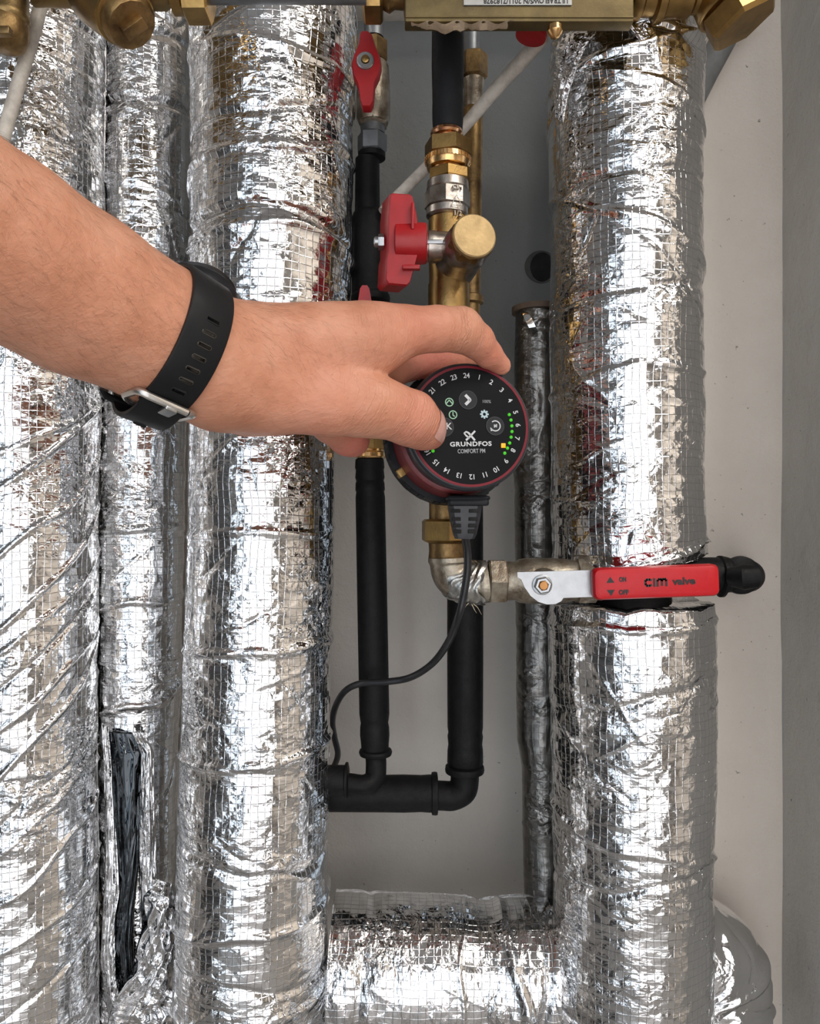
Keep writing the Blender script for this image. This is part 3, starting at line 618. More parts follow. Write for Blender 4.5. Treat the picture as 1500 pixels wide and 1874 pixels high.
# --- pump
F0 = W(859, 780, .520); pn = nrm(np.array([.20, -.975, .072]))
roll = math.radians(2.2)
pr = nrm(np.cross(Z, pn)*-1); pr = nrm(pr if pr[0] > 0 else -pr); pu = np.cross(pn, pr)*1.
if pu[2] < 0: pu = -pu
pr, pu = pr*math.cos(roll)+pu*math.sin(roll), pu*math.cos(roll)-pr*math.sin(roll)
sc = .520/FPX
pump = thing('circulation_pump', F0-pn*.07, 'black circulation pump head with a round numbered dial and red ring', 'pump')
RH = 117*sc
b = MB(); b.lathe(F0, -pn, [(.0, 104*sc), (.0, 113*sc), (.0007, 116*sc), (.0025, 118.5*sc), (.0045, 119*sc), (.0055, 117*sc), (.012, 114*sc), (.024, 110*sc), (.027, 110*sc)], n=120); b.build('head', CASEGR, pump)
b = MB(); b.lathe(F0+pn*.0006, -pn, [(.0, 100*sc), (.0, 109*sc), (.0006, 110*sc), (.001, 110*sc)], n=120); b.build('dial_face', FACEBL, pump)
b = MB(); b.lathe(F0, -pn, [(.026, .0405), (.0275, .0430), (.046, .0445), (.047, .0440)], n=96); b.build('motor_casing', REDCAST, pump, 'dark red cast casing band')
b = MB(); b.lathe(F0, -pn, [(.046, .0440), (.0462, .0482), (.060, .0488), (.0625, .0475), (.063, .035)], n=96)
for k in range(24):
    a = k*math.pi/12; dirv = pr*math.cos(a)+pu*math.sin(a)
    b.box(F0-pn*.0535+dirv*.0484, dirv, np.cross(pn, dirv), pn, .0008, .0022, .005)
b.build('flange', BLACKPL, pump)
b = MB(); a = math.radians(212); dirv = pr*math.cos(a)+pu*math.sin(a); b.box(F0-pn*.049+dirv*.0455, dirv, np.cross(pn, dirv), pn, .0035, .0032, .0045, .0008); b.build('brass_lug', simple('brass_lug', (.42, .27, .10), .5, .8), pump)
b = MB(); b.lathe(F0, -pn, [(.063, .034), (.075, .034), (.092, .024), (.1, .012)], n=40); seg(b, 822, .61, [(640, 24), (650, 26), (910, 26), (945, 25)], cx2=812); b.build('housing', BRASS_OLD, pump)
class FaceP:
    def __init__(s): s.b = MB()
    def P(s, x, y): return ((x-859)*sc, -(y-780)*sc)
    def poly(s, pts, t0=.0006, t1=.0009): s.b.prism([s.P(*p) for p in pts], F0, pr0, pu0, pn, t0, t1)
    def ring(s, cx, cy, r0, r1, a0=0, a1=360, n=40, t0=.0006, t1=.0009):
        k = n
        for i in range(k):
            p = [math.radians(a0+(a1-a0)*(i+j)/k) for j in (0, 1)]
            s.poly([(cx+r0*math.cos(p[0]), cy-r0*math.sin(p[0])), (cx+r1*math.cos(p[0]), cy-r1*math.sin(p[0])), (cx+r1*math.cos(p[1]), cy-r1*math.sin(p[1])), (cx+r0*math.cos(p[1]), cy-r0*math.sin(p[1]))], t0, t1)
    def disc(s, cx, cy, r, n=40, t0=.0006, t1=.0009): s.poly([(cx+r*math.cos(2*math.pi*i/n), cy-r*math.sin(2*math.pi*i/n)) for i in range(n)], t0, t1)
    def stroke(s, pts, wd, **k):
        for a, c in zip(pts[:-1], pts[1:]):
            dx, dy = c[0]-a[0], c[1]-a[1]; L = math.hypot(dx, dy); nx, ny = -dy/L*wd/2, dx/L*wd/2
            s.poly([(a[0]+nx, a[1]+ny), (a[0]-nx, a[1]-ny), (c[0]-nx, c[1]-ny), (c[0]+nx, c[1]+ny)], **k)
# un-rolled face axes in which the photographed pixel positions are measured
pr0 = nrm(pr*math.cos(roll)-pu*math.sin(roll)); pu0 = nrm(pu*math.cos(roll)+pr*math.sin(roll))
f = FaceP(); f.ring(859, 780, 107.5, 112, n=120, t0=.0002, t1=.0008); f.b.build('red_ring', REDRING, pump, 'thin dark red ring around the dial')
b = MB()
for k in range(1, 25):
    a = math.radians(90-15*k)+roll; rd = pr0*math.cos(a)+pu0*math.sin(a); c = F0+rd*93*sc+pr0*(-1*sc)+pn*.0008
    P, F = text_mesh(str(k), 13.2*sc, c, np.cross(rd, pn), rd, .0001, bold=.00006, spacing=.92)
    if (np.cross(rd, pn)@pr0)*math.sin(a) < 0: P, F = text_mesh(str(k), 13.2*sc, c, -np.cross(rd, pn), rd, .0001, bold=.00006, spacing=.92)
    b.add(P, F)
b.build('dial_numbers', WHITEPR, pump, 'white hour numbers 1 to 24')
for (x, y) in ((856, 732), (907, 779), (811, 783)):
    f = FaceP(); f.disc(x, y, 17, t1=.0010); bt = f.b.build('button', BTN, pump)
    f = FaceP(); f.ring(x, y, 16.3, 17.4, t0=.0006, t1=.00115); f.b.build('button_rim', simple('button_rim', (.06, .063, .067), .4, 0., .05, 0, 900, 60, .2), bt)
    f = FaceP(); k = dict(t0=.0010, t1=.0014)
    if x == 856: f.stroke([(851, 723), (860, 732), (851, 741)], 5.5, **k); f.disc(859.6, 732, 2.7, t0=.001, t1=.0014)
    elif x == 907:
        f.ring(907, 779, 8.3, 10.3, -150, 130, **k); f.poly([(897, 782), (898.5, 789), (904.5, 787)], **k); f.stroke([(904.5, 781.5), (910, 776.5)], 2.5, **k); f.stroke([(904.5, 777), (910, 781)], 2.2, **k)
    else:
        P, F = text_mesh('OK', 17*sc, F0+pr0*(x+1-859)*sc-pu0*(y-1-780)*sc+pn*.0012, pr0, pu0, .0001, bold=.0001); f.b.add(P, F)
    f.b.build('symbol', WHITEPR, bt)
f = FaceP(); f.ring(821, 737, 6.2, 8); f.stroke([(815.5, 739.5), (821, 733), (826.5, 739.5)], 2); f.b.build('mode_icon', ICONG, pump, 'pale green lit chevron icon')
f = FaceP(); f.ring(827.5, 760, 6.2, 8); f.stroke([(827.5, 755), (827.5, 761), (831, 763)], 1.8); f.b.build('clock_icon', ICONG, pump, 'pale green lit clock icon')
f = FaceP(); f.ring(887, 757.5, 3, 6)
for k in range(8):
    a = k*math.pi/4; f.stroke([(887+5*math.cos(a), 757.5+5*math.sin(a)), (887+8.2*math.cos(a), 757.5+8.2*math.sin(a))], 3)
f.b.build('gear_icon', ICONW, pump, 'pale lit gear icon')
f = FaceP(); P, F = text_mesh('100%', 8*sc, F0+pr0*(891.5-859)*sc-pu0*(734-780)*sc+pn*.0008, pr0, pu0, .0001, bold=.00005); f.b.add(P, F); f.b.build('percent_mark', GREYPR, pump)
f = FaceP()  # emblem: crossed sweeping strokes
f.stroke([(868.6, 789), (858.5, 799.5)], 3.4); f.stroke([(858.5, 799.5), (851, 806.5)], 3.6)
f.stroke([(861.5, 799), (868, 806.5)], 3.6); f.stroke([(847.5, 792.5), (850.5, 797)], 2.6); f.stroke([(850.5, 797), (858, 803)], 3.0)
f.stroke([(847.8, 793.5), (851.5, 790.8)], 2.8); f.stroke([(851, 790.6), (856, 792.6)], 3.0); f.stroke([(855.5, 792.2), (861, 798)], 3.6)
f.b.build('emblem', WHITEPR, pump, 'white crossed emblem')
rr_ = pr0*math.cos(.035)+pu0*math.sin(.035); uu_ = pu0*math.cos(.035)-pr0*math.sin(.035)
P, F = text_mesh('GRUNDFOS', 11.4*sc, np.zeros(3), X, Y, .0001, bold=.00013, spacing=1.1)
w_ = P[:, 0].max()-P[:, 0].min(); P[:, 0] *= 79*sc/w_
b = MB(); b.add(F0+pr0*(860-859)*sc-pu0*(813.5-780)*sc+pn*.0008+P[:, :1]*rr_+P[:, 1:2]*uu_+P[:, 2:3]*pn, F); b.build('lettering', WHITEPR, pump)
P, F = text_mesh('COMFORT PM', 11*sc, np.zeros(3), X, Y, .0001, bold=.00004)
w_ = P[:, 0].max()-P[:, 0].min(); P[:, 0] *= 52*sc/w_
b = MB(); b.add(F0+pr0*(861-859)*sc-pu0*(826.5-780)*sc+pn*.0008+P[:, :1]*rr_+P[:, 1:2]*uu_+P[:, 2:3]*pn, F); b.build('lettering', simple('grey_light_print', (.40, .41, .42), .5), pump)
for (x, y) in ((935, 757), (938, 767), (939.5, 778), (939.5, 788.5), (937.5, 799), (934.5, 810), (930, 819.5), (924.5, 829), (789, 827), (787, 744)):
    b = MB(); c = F0+pr0*(x-859)*sc-pu0*(y-780)*sc; b.lathe(c+pn*.0006, pn, [(0, 3.2*sc), (.0004, 3.0*sc), (.0007, 2.0*sc), (.0008, .5*sc)], n=12); b.build('led', LEDG, pump, 'green light dot')
b = MB(); b.box(F0+pr0*(922-859)*sc-pu0*(815-780)*sc+pn*.0009, pr0, pu0, pn, 4.2*sc, 4.2*sc, .0004, .0002); b.build('led', LEDO, pump, 'orange light dot')
# --- power plug and cord
t = thing('power_cord', W(855, 930, .545), 'black plug and cord hanging from the pump and curving left', 'cord')
pc = W(855, 914, .543)
b = MB(); b.box(W(855, 912, .541), X, Y, Z, PX(40, .54), .011, PX(5, .54), .002); b.box(W(855, 920, .543), X, Y, Z, PX(37, .54), .0125, PX(6, .54), .0015); b.build('plug', BLACKPL, t)
b = MB(); R_ = []
for y, hw, hd in ((924, 31, .0095), (930, 30, .0095), (950, 27, .0085), (978, 21, .0065), (986, 17, .0055)):
    c = W(850, y, .543); hw = PX(hw, .543); R_.append([c+X*hw*sx*m+Y*hd*sy*n_ for sx, sy, m, n_ in ((-1, -1, .7, 1), (1, -1, .7, 1), (1, -1, 1, .6), (1, 1, 1, .6), (1, 1, .7, 1), (-1, 1, .7, 1), (-1, 1, 1, .6), (-1, -1, 1, .6))])
b.rings(R_); b.build('strain_relief', CASEGR, t)
for y in (935, 950, 962, 973):
    for sx in (-1, 1):
        b = MB(); hw = 28-(y-930)*.16; b.box(W(850+sx*hw*.62, y, .543-.0096+(y-930)/43*.0022), X, Y, Z, PX(hw*.33, .543), .0012, PX(3.2, .543), .0004); b.build('grip_slot', NAVY, t, 'dark grip slot')
cp = catmull([W(851, 984, .546), W(855, 1010, .55), W(855, 1045, .553), W(848, 1090, .556), W(838, 1130, .56), W(820, 1175, .58), W(790, 1215, .61), W(750, 1240, .63), (W(705, 1248, .636)), W(660, 1251, .642), W(632, 1264, .652), W(615, 1290, .668), W(608, 1320, .685), W(612, 1350, .70), (W(618, 1378, .712)), W(613, 1398, .722), W(602, 1414, .735)], 8)
b = MB(); b.tube(cp, [PX(7.2, .55)*(1-.0*i/len(cp)) for i in range(len(cp))], 14); b.build('cord', CABLEB, t)

# --- under the pump: union, elbow, lever valve
t = thing('pump_union', W(815, 975, .61), 'brass union nut with brown neck directly below the pump', 'fitting')
b = MB(); seg(b, 815, .61, hx(950, 992, 47, 4), n=6, rot=.42); b.build('hex_nut', BRASS, t)
b = MB(); seg(b, 812, .61, [(906, 26), (915, 30), (922, 27), (950, 27), (953, 30)]); seg(b, 818, .61, [(990, 40), (994, 34), (1008, 33), (1026, 35), (1032, 33)]); b.build('neck', BRASS_OLD, t)
t = thing('pipe_elbow', W(840, 1062, .607), 'dirty nickel elbow with a torn band of aluminium tape', 'pipe elbow')
DE = .607
b = MB(); b.tube(catmull([W(822, 1020, DE), W(823, 1036, DE), W(829, 1052, DE), (W(845, 1063, DE)), W(868, 1066, DE), W(892, 1064, DE)], 6), [PX(r, DE) for r in np.interp(np.linspace(0, 1, 31), [0, .1, .15, .5, .85, .9, 1], [39, 39, 36, 38, 36, 39, 39])], 32)
b.build('elbow_body', NICKEL_DIRTY, t)
b = MB(); cp = catmull([W(832, 1054, DE), W(845, 1062, DE), W(862, 1066, DE), W(880, 1066, DE)], 8)
R_ = []; n = 48
for i, p in enumerate(cp):
    T_ = nrm(cp[min(i+1, len(cp)-1)]-cp[max(i-1, 0)]); xx, yy2, _ = frame(T_)
    R_.append([p+T_*(.004*math.sin(3*a+1)+.0015*math.sin(7*a))*(1 if i in (0, len(cp)-1) else .6)+(xx*math.cos(a)+yy2*math.sin(a))*PX(41+1.2*math.sin(5*a+i)+rng.normal()*.35, DE) for a in [2*math.pi*j/n for j in range(n)]])
b.rings(R_, cap=False); b.build('tape_band', TAPE, t, 'torn aluminium tape')
b = MB()
for (a, c, e_) in (((866, 1105), (874, 1112), (881, 1125)), ((863, 1106), (868, 1116), (872, 1122)), ((857, 1104), (853, 1108), (851, 1112))): b.tube([W(*a, DE-.01), W(*c, DE-.012), W(*e_, DE-.01)], [.0004, .0003, .0001], 5)
b.build('tape_threads', simple('thread', (.5, .42, .3), .7), t, 'loose pale threads', kind='stuff')
lv = thing('lever_valve', W(990, 1064, .6), 'horizontal nickel valve with long red lever handle across the right foil pipe', 'valve')
b = MB(); segx(b, 1063, .605, hx(893, 926, 43, 3), n=6, rot=.5); b.build('hex_nut', NICKEL_DIRTY, lv)
b = MB(); segx(b, 1063, .605, [(924, 34), (930, 36), (940, 35), (950, 40), (965, 42), (1010, 42), (1035, 40), (1048, 37), (1052, 38), (1054, 34)]); segx(b, 1063, .605, hx(1052, 1088, 43, 3), n=8, rot=.3); segx(b, 1063, .605, [(1088, 36), (1100, 36)])
b.lathe(W(991, 1068, .60), -Y, [(0, .013), (.022, .013), (.024, .0115), (.034, .011)], n=28); b.build('valve_body', NICKEL_DIRTY, lv)
q = .562; out = [(946, 1047), (1084, 1043), (1086, 1092), (1030, 1094), (1026, 1100), (1016, 1105), (1000, 1106), (984, 1101), (970, 1090), (959, 1074), (953, 1060), (946, 1056)]
poly = [((x-1000)/FPX*q, -(y-1070)/FPX*q) for x, y in out]; b = MB(); b.prism(poly, W(1000, 1070, q), X, Z, Y, -.0011, .0011); b.build('lever_plate', STEEL, lv)
b = MB(); b.lathe(W(991, 1070, q), -Y, [(.001, PX(18, q)), (.002, PX(18.5, q)), (.0023, PX(17, q))], n=28); b.lathe(W(991, 1070, q), -Y, [(.002, PX(16, q)), (.0065, PX(16, q)), (.0072, PX(14, q)), (.0072, PX(10, q)), (.005, PX(9.6, q))], n=6, rot=.2); b.build('lever_nut', STEEL, lv)
b = MB(); b.lathe(W(991, 1070, q), -Y, [(.004, PX(8.8, q)), (.0078, PX(8.8, q)), (.0084, PX(7, q))], n=16); b.build('stem', simple('copper_stem', (.45, .22, .08), .4, .9), lv)
q = .556; hr = nrm(X*math.cos(.036)+Z*math.sin(.036)); hu = np.cross(hr, Y); hu = hu if hu[2] > 0 else -hu
hc = W(1197.5, 1064.5, q)
b = MB(); b.box(hc, hr, hu, Y, PX(114.5, q), PX(29, q), .0065, .0035); slv = b.build('lever_sleeve', REDSL, lv, 'red lever sleeve')
def hp_(x, y): return hc+hr*((x-1197.5)*sc2)+hu*(-(y-1064.5)*sc2)-Y*.0067
sc2 = (q-.0065)/FPX
b = MB()
for (tx, x, y, sz, wd, bo) in (('ON', 1134, 1057, 11.5, 13, .0002), ('OFF', 1135, 1080.5, 11.5, 18, .0002), ('valve', 1246, 1064, 18, 42, .00025)):
    P, F = text_mesh(tx, sz*sc2, np.zeros(3), X, Y, .0002, bold=bo); w_ = P[:, 0].max()-P[:, 0].min(); P[:, 0] *= wd*sc2/w_
    xo = (x-1197.5)*sc2; c = hc+hr*xo+hu*(-(y-1064.5)*sc2-xo*-.0)-Y*.0067
    b.add(c+P[:, :1]*hr+P[:, 1:2]*hu-P[:, 2:3]*Y, F)
def st_(pts, wd=4.2):
    for a, c in zip(pts[:-1], pts[1:]):
        dx, dy = c[0]-a[0], c[1]-a[1]; L = math.hypot(dx, dy); ex, ey = dx/L*wd*.25, dy/L*wd*.25; nx, ny = -dy/L*wd/2, dx/L*wd/2
        q_ = [hp_(a[0]-ex+nx, a[1]-ey+ny), hp_(a[0]-ex-nx, a[1]-ey-ny), hp_(c[0]+ex-nx, c[1]+ey-ny), hp_(c[0]+ex+nx, c[1]+ey+ny)]
        b.rings([q_, [p+Y*.0004 for p in q_]])
st_([(1186, 1060), (1183, 1058.5), (1178, 1058.5), (1175.5, 1061), (1175.5, 1067), (1178, 1070), (1183, 1070), (1186, 1068.5)])
st_([(1191.5, 1057.5), (1191.5, 1071)])
st_([(1197.5, 1071), (1197.5, 1061), (1200, 1058.5), (1203.5, 1058.5), (1205.5, 1061), (1205.5, 1070)]); st_([(1205.5, 1061), (1208, 1058.5), (1211.5, 1058.5), (1213.5, 1061), (1213.5, 1071)])
for pts in ([(1104, 1062), (1111, 1051), (1119, 1062)], [(1104, 1075), (1119, 1075), (1112, 1086)]):
    b.rings([[hp_(*p) for p in pts], [hp_(*p)+Y*.0004 for p in pts]])
b.build('lettering', INKBL, slv)
b = MB(); q = .604; cp = catmull([W(1096, 1058, q), W(1200, 1054, q), W(1300, 1052, q), W(1335, 1052, q)], 6)
b.tube(cp, [PX(r, q) for r in np.interp(np.linspace(0, 1, len(cp)), [0, .85, .9, 1], [33, 32, 34, 31])], 32)
b.tube([W(1312, 1055, q), W(1316, 1055, q), W(1321, 1055, q), W(1325, 1055, q)], [PX(r, q) for r in (30, 38, 38, 30)], 32)
b.build('insulated_branch', BLACKINS, cat='pipe')['label'] = 'black insulated branch pipe behind the red lever'
b = MB(); cp = catmull([W(1326, 1054, q), W(1345, 1054, q), W(1362, 1054, q+.004), W(1368, 1054, q+.018), W(1366, 1054, .66), W(1366, 1054, WY+.003)], 6)
b.tube(cp, PX(30, q), 30); b.lathe(W(1357, 1053, q-.006), Y, [(-.003, PX(26, q)), (-.001, PX(34, q)), (.003, PX(35, q)), (.006, PX(32, q))], n=40)
b.tube([W(1335, 1056, .590), W(1360, 1056, .583), W(1378, 1055, .582), W(1388, 1054, .586)], [PX(17, .58), PX(24, .58), PX(22, .58), PX(10, .58)], 20)
b.build('insulated_elbow', BLACKINS, cat='pipe elbow')['label'] = 'black rounded elbow at the free end of the red lever, beside the wall'

# --- top left brass fittings
DT = .545
BR2 = simple('brass_brown', (.27, .19, .085), .42, .95, .2, .0002, 400, 50, dark=(.22, .13, .06))
t = thing('strainer', W(235, 20, DT), 'big brown-brass strainer with slanted cap and square boss at the top', 'strainer')
b = MB(); segx(b, -14, DT, [(60, 24), (150, 26), (160, 30), (300, 30), (310, 24), (330, 22)]); sa = nrm(np.array([.56, -.30, -.77])); so = W(190, -20, DT)
b.lathe(so, sa, [(-.02, .02), (0, .0265), (.020, .0235), (.030, .0205), (.032, .0198)], n=44); b.build('strainer_body', BR2, t)
ce = so+sa*.032; b = MB(); b.lathe(ce, sa, [(-.001, .0196), (0, .021), (.002, .0205), (.0028, .019)], n=44); b.build('ring', BRASS, t)
b = MB(); b.lathe(ce, sa, [(.0025, .0188), (.009, .0186), (.012, .0165), (.0125, .012)], n=14); sx_ = nrm(np.cross(sa, Y)); b.box(ce+sa*.0145, sx_, np.cross(sa, sx_), sa, .0085, .0045, .003, .0008); b.build('cap', BRASS_OLD, t)
t = thing('drain_valve', W(20, 20, DT), 'brown-brass capped valve in the top left corner beside the white cable', 'valve')
b = MB(); seg(b, 14, DT, [(-60, 34), (0, 36), (26, 36), (30, 38), (38, 38), (44, 34)]); b.build('valve_body', BR2, t)
b = MB(); seg(b, 12, DT, [(40, 37), (48, 39), (70, 38), (84, 32), (92, 20)], n=14); b.build('cap', BRASS_OLD, t); b = MB(); b.box(W(6, 58, DT-.015), X, Y, Z, PX(14, DT), .003, PX(7, DT), .0008); b.build('boss', BR2, t)
b = MB(); segx(b, -12, DT, hx(336, 385, 50, 4), n=6, rot=.5); segx(b, -12, DT, [(312, 25), (316, 36), (334, 36), (338, 30)]); b.build('union_nut', BRASS, cat='pipe fitting')['label'] = 'brass union nut at the top, between strainer and grey pipe'
b = MB(); segx(b, -8, DT, [(380, 15), (670, 15)]); b.build('grey_pipe', GREYST, cat='pipe')['label'] = 'thin grey pipe along the top edge over the third foil pipe'
# --- top heat meter
t = thing('flow_meter', W(950, 20, .56), 'brass flow meter block with upside-down label across the top', 'meter')
OLIVE = simple('brass_olive', (.19, .14, .062), .5, .8, .15, .00015, 500, 40, dark=(.12, .09, .045))
q = .548
b = MB(); zt, zb = W(0, -110, q)[2], W(0, 39, q)[2]; b.box((W(950, 0, q)+np.array([0, .006, (zt+zb)/2-W(0, 0, q)[2]])), X, Y, Z, PX(210, q), .006, (zt-zb)/2, .001)
segx(b, -50, q+.02, [(745, 52), (1158, 52)])
b.box(W(950, 32, q)-Y*.0002, X, Y, Z, PX(208, q), .0008, .0005); b.build('meter_body', OLIVE, t)
b = MB(); b.box(W(947, -30, q-.0008), X, Y, Z, PX(99, q), .0005, PX(40, q), .0004); lab = b.build('label', PAPER, t)
b = MB(); sl_ = q/FPX
for tx, x, y, sz, wd in (('ULTRAFLOW', 1007, 0.5, 14, 64), ('S/N 2011/7182978', 930, 1.5, 13, 90)):
    P, F = text_mesh(tx, sz*sl_, np.zeros(3), X, Y, .0001, bold=.00008); w_ = P[:, 0].max()-P[:, 0].min(); P[:, 0] *= wd*sl_/w_
    b.add(W(x, y, q-.0015)-P[:, :1]*X-P[:, 1:2]*Z-P[:, 2:3]*Y, F)
b.build('lettering', INKBL, lab)
b = MB(); top = []; r3 = np.random.default_rng(5)
xs = np.linspace(752, 940, 28); low = [50+8*math.exp(-((x-815)/25)**2)+5*math.exp(-((x-880)/35)**2)+r3.normal()*1.6 for x in xs]; low[0] = low[-1] = 49
for i in range(27):
    c = [W(xs[i], 40+4*math.sin(i*.9), q-.0008), W(xs[i+1], 40+4*math.sin(i*.9+.9), q-.0008), W(xs[i+1], low[i+1]+1, q+.008), W(xs[i], low[i]+1, q+.008)]
    b.rings([c, [p+Y*.004+Z*.002 for p in c]])
b.build('foam_remnant', FOAM, t, 'torn cream foam edge')
b = MB(); segx(b, -5, .565, [(700, 20), (712, 26), (722, 20), (738, 21), (740, 40), (745, 40)]); b.build('meter_neck', BRASS_OLD, t)
b = MB(); segx(b, -8, .565, hx(664, 700, 46, 4), n=6, rot=.4); b.build('hex_nut', BRASS, t)
b = MB(); segx(b, -14, .565, [(1155, 40), (1165, 46), (1172, 46), (1176, 40), (1196, 40), (1200, 50), (1212, 51), (1216, 44), (1226, 42), (1262, 42), (1268, 36), (1292, 36)]); b.build('meter_neck', BRASS, t)
b = MB(); a_ = nrm(np.array([.42, -.05, -.8])); o = W(1325, -22, .565)
b.lathe(o-a_*.012, a_, [(0, .024), (.022, .026), (.024, .0265), (.026, .026)], n=40); b.lathe(o-a_*.012, a_, [(.0255, .024), (.028, .0265), (.041, .0265), (.044, .0235)], n=6, rot=.35)
b.lathe(W(1285, -12, .565), X, [(0, .016), (.02, .018)], n=30); b.build('end_cap', BRASS, t, 'brass hexagonal end cap')
b = MB(); b.lathe(W(1015, 48, q), -Z, [(0, .005), (.004, .0055), (.008, .003), (.009, .0008)], n=14); b.build('seal_screw', BRASS_NEW, t)
# added grey tube standing in for the end cap's shadow on the wall
b = MB(); b.tube([W(1380, 0, .72), W(1330, 60, .725), W(1292, 130, .73), W(1262, 190, .735)], PX(24, .72), 20); b.build('shadow_tube', simple('shadow_grey', (.20, .20, .19), .6), cat='pipe')['label'] = 'grey tube standing in for the soft shadow by the top right brass end cap'
# --- cables
b = MB(); cp = catmull([W(84, -30, .575), W(72, 20, .572), W(56, 80, .57), W(38, 140, .57), W(20, 200, .57), W(4, 262, .57), W(-14, 340, .572)], 6); b.tube(cp, PX(12.5, .57), 16)
b.build('white_cable', CABLEW, cat='cable')['label'] = 'white cable hanging at the far left beside the capped valve'
t = thing('white_cable', W(850, 228, .66), 'white slanting cable passing behind the black hose, from red seal to red handle', 'cable')
b = MB(); cp = catmull([W(992, 66, .60), W(960, 105, .618), W(900, 172, .645), W(850, 230, .662), W(790, 296, .664), W(718, 368, .655), W(700, 388, .652)], 6); b.tube(cp, [PX(a, .64) for a in np.linspace(14, 9.5, len(cp))], 16); b.build('sheath', CABLEW, t)
b = MB(); b.lathe(W(972, 62, .585), np.array([.25, 0, 1.]), [(-.003, .010), (-.0028, .0115), (.001, .012), (.0025, .0105)], n=28, up=(0, 1, 0)); b.build('red_seal', REDPL, t, 'red round seal')
# --- hole in the wall
b = MB(); b.lathe(W(990, 488, CY-.0022), Y, [(0, PX(29, CY)), (.0006, PX(30, CY)), (.004, PX(30, CY))], n=40); o = b.build('wall_hole', simple('hole_rim', (.10, .10, .095), .9, 0., .2, .0006), kind='structure')
b = MB(); b.lathe(W(992, 488, CY-.0032), Y, [(0, PX(21, CY)), (.003, PX(22, CY))], n=40, sq=(1, 1.25)); b.build('wall_hole_opening', NAVY, kind='structure')

# ------------------------------------------------------------------ arm and hand (one continuous surface)
def cap(p, a, b_, ra, rb, k=1.):
    ax = b_-a; L = np.linalg.norm(ax); ax = ax/L; q = p-a; t = q@ax; tc = np.clip(t, 0, L)
    r = ra+(rb-ra)*tc/L
    v = nrm((a+b_)/2-np.array([0, 0, CZ])); w_ = nrm(v-ax*(v@ax)); u_ = np.cross(ax, w_)
    du = q@u_; dw = (q@w_)/k; dt = t-tc
    return np.sqrt(du*du+dw*dw+dt*dt)-r if k == 1. else (np.sqrt(du*du+dw*dw+dt*dt)-r)*min(1, k)
def smin(a, b_, k):
    h = np.clip(.5+.5*(b_-a)/k, 0, 1); return b_*(1-h)+a*h-k*h*(1-h)
def N(x, y, d, r): return (W(x, y, d), PX(r, d))
ARM = [N(-300, 305, .285, 185), N(-120, 385, .32, 178), N(0, 452, .345, 164), N(150, 540, .378, 147), N(300, 618, .41, 125), N(400, 668, .432, 104)]
def chain(p, nodes, k, sm=.004):
    d = None
    for (a, ra), (b_, rb) in zip(nodes[:-1], nodes[1:]):
        e = cap(p, a, b_, ra, rb, k); d = e if d is None else smin(d, e, sm)
    return d
BODY = [[ARM, .86], [[N(400, 664, .432, 100), N(470, 655, .447, 92), N(560, 645, .462, 80), N(640, 632, .478, 66)], .75],
        [[N(400, 645, .43, 72), N(520, 634, .45, 64), N(620, 622, .465, 62), N(690, 620, .475, 58)], .95]]
THUMB = [N(410, 705, .434, 70), N(500, 722, .448, 70), N(600, 738, .460, 59), N(668, 742, .468, 53)]
THUMB2 = [N(668, 742, .468, 53), N(715, 752, .476, 50), N(752, 766, .484, 50), N(776, 784, .494, 40), N(789, 797, .502, 27)]
THENAR = [N(400, 722, .445, 44), N(455, 745, .46, 46), N(560, 735, .475, 55)]
HYPO = [N(430, 690, .46, 70), N(560, 690, .49, 62), N(640, 690, .505, 48)]
INDEX = [N(680, 620, .472, 60), N(740, 606, .482, 46), N(800, 602, .491, 41), N(843, 604, .499, 41), N(872, 624, .508, 32), N(893, 648, .517, 25), N(917, 669, .527, 18)]
MIDDLE = [N(640, 655, .505, 44), N(720, 672, .53, 34), N(775, 660, .552, 31), N(830, 656, .575, 25), N(866, 652, .588, 20)]
RING_ = [N(610, 700, .51, 42), N(680, 722, .555, 30), N(694, 732, .585, 24), N(700, 734, .60, 18)]
PINKY = [N(560, 735, .49, 46), N(606, 775, .522, 36), N(636, 800, .54, 34), N(646, 806, .545, 31)]
def hand_sdf(p):
    d = chain(p, BODY[0][0], BODY[0][1], .004)
    d = smin(d, chain(p, *BODY[1]), .014); d = smin(d, chain(p, *BODY[2]), .010)
    d = smin(d, chain(p, THUMB, .9), .013); d = smin(d, chain(p, THENAR, .8), .012); d = smin(d, chain(p, HYPO, .8), .012)
    f = smin(d, chain(p, INDEX, .95, .003), .010)
    f = np.minimum(f, smin(d, chain(p, THUMB2, .88, .004), .008))
    f = np.minimum(f, smin(d, chain(p, MIDDLE, .95, .003), .006)); f = np.minimum(f, smin(d, chain(p, RING_, .95, .003), .006)); f = np.minimum(f, smin(d, chain(p, PINKY, .95, .003), .004))
    return f
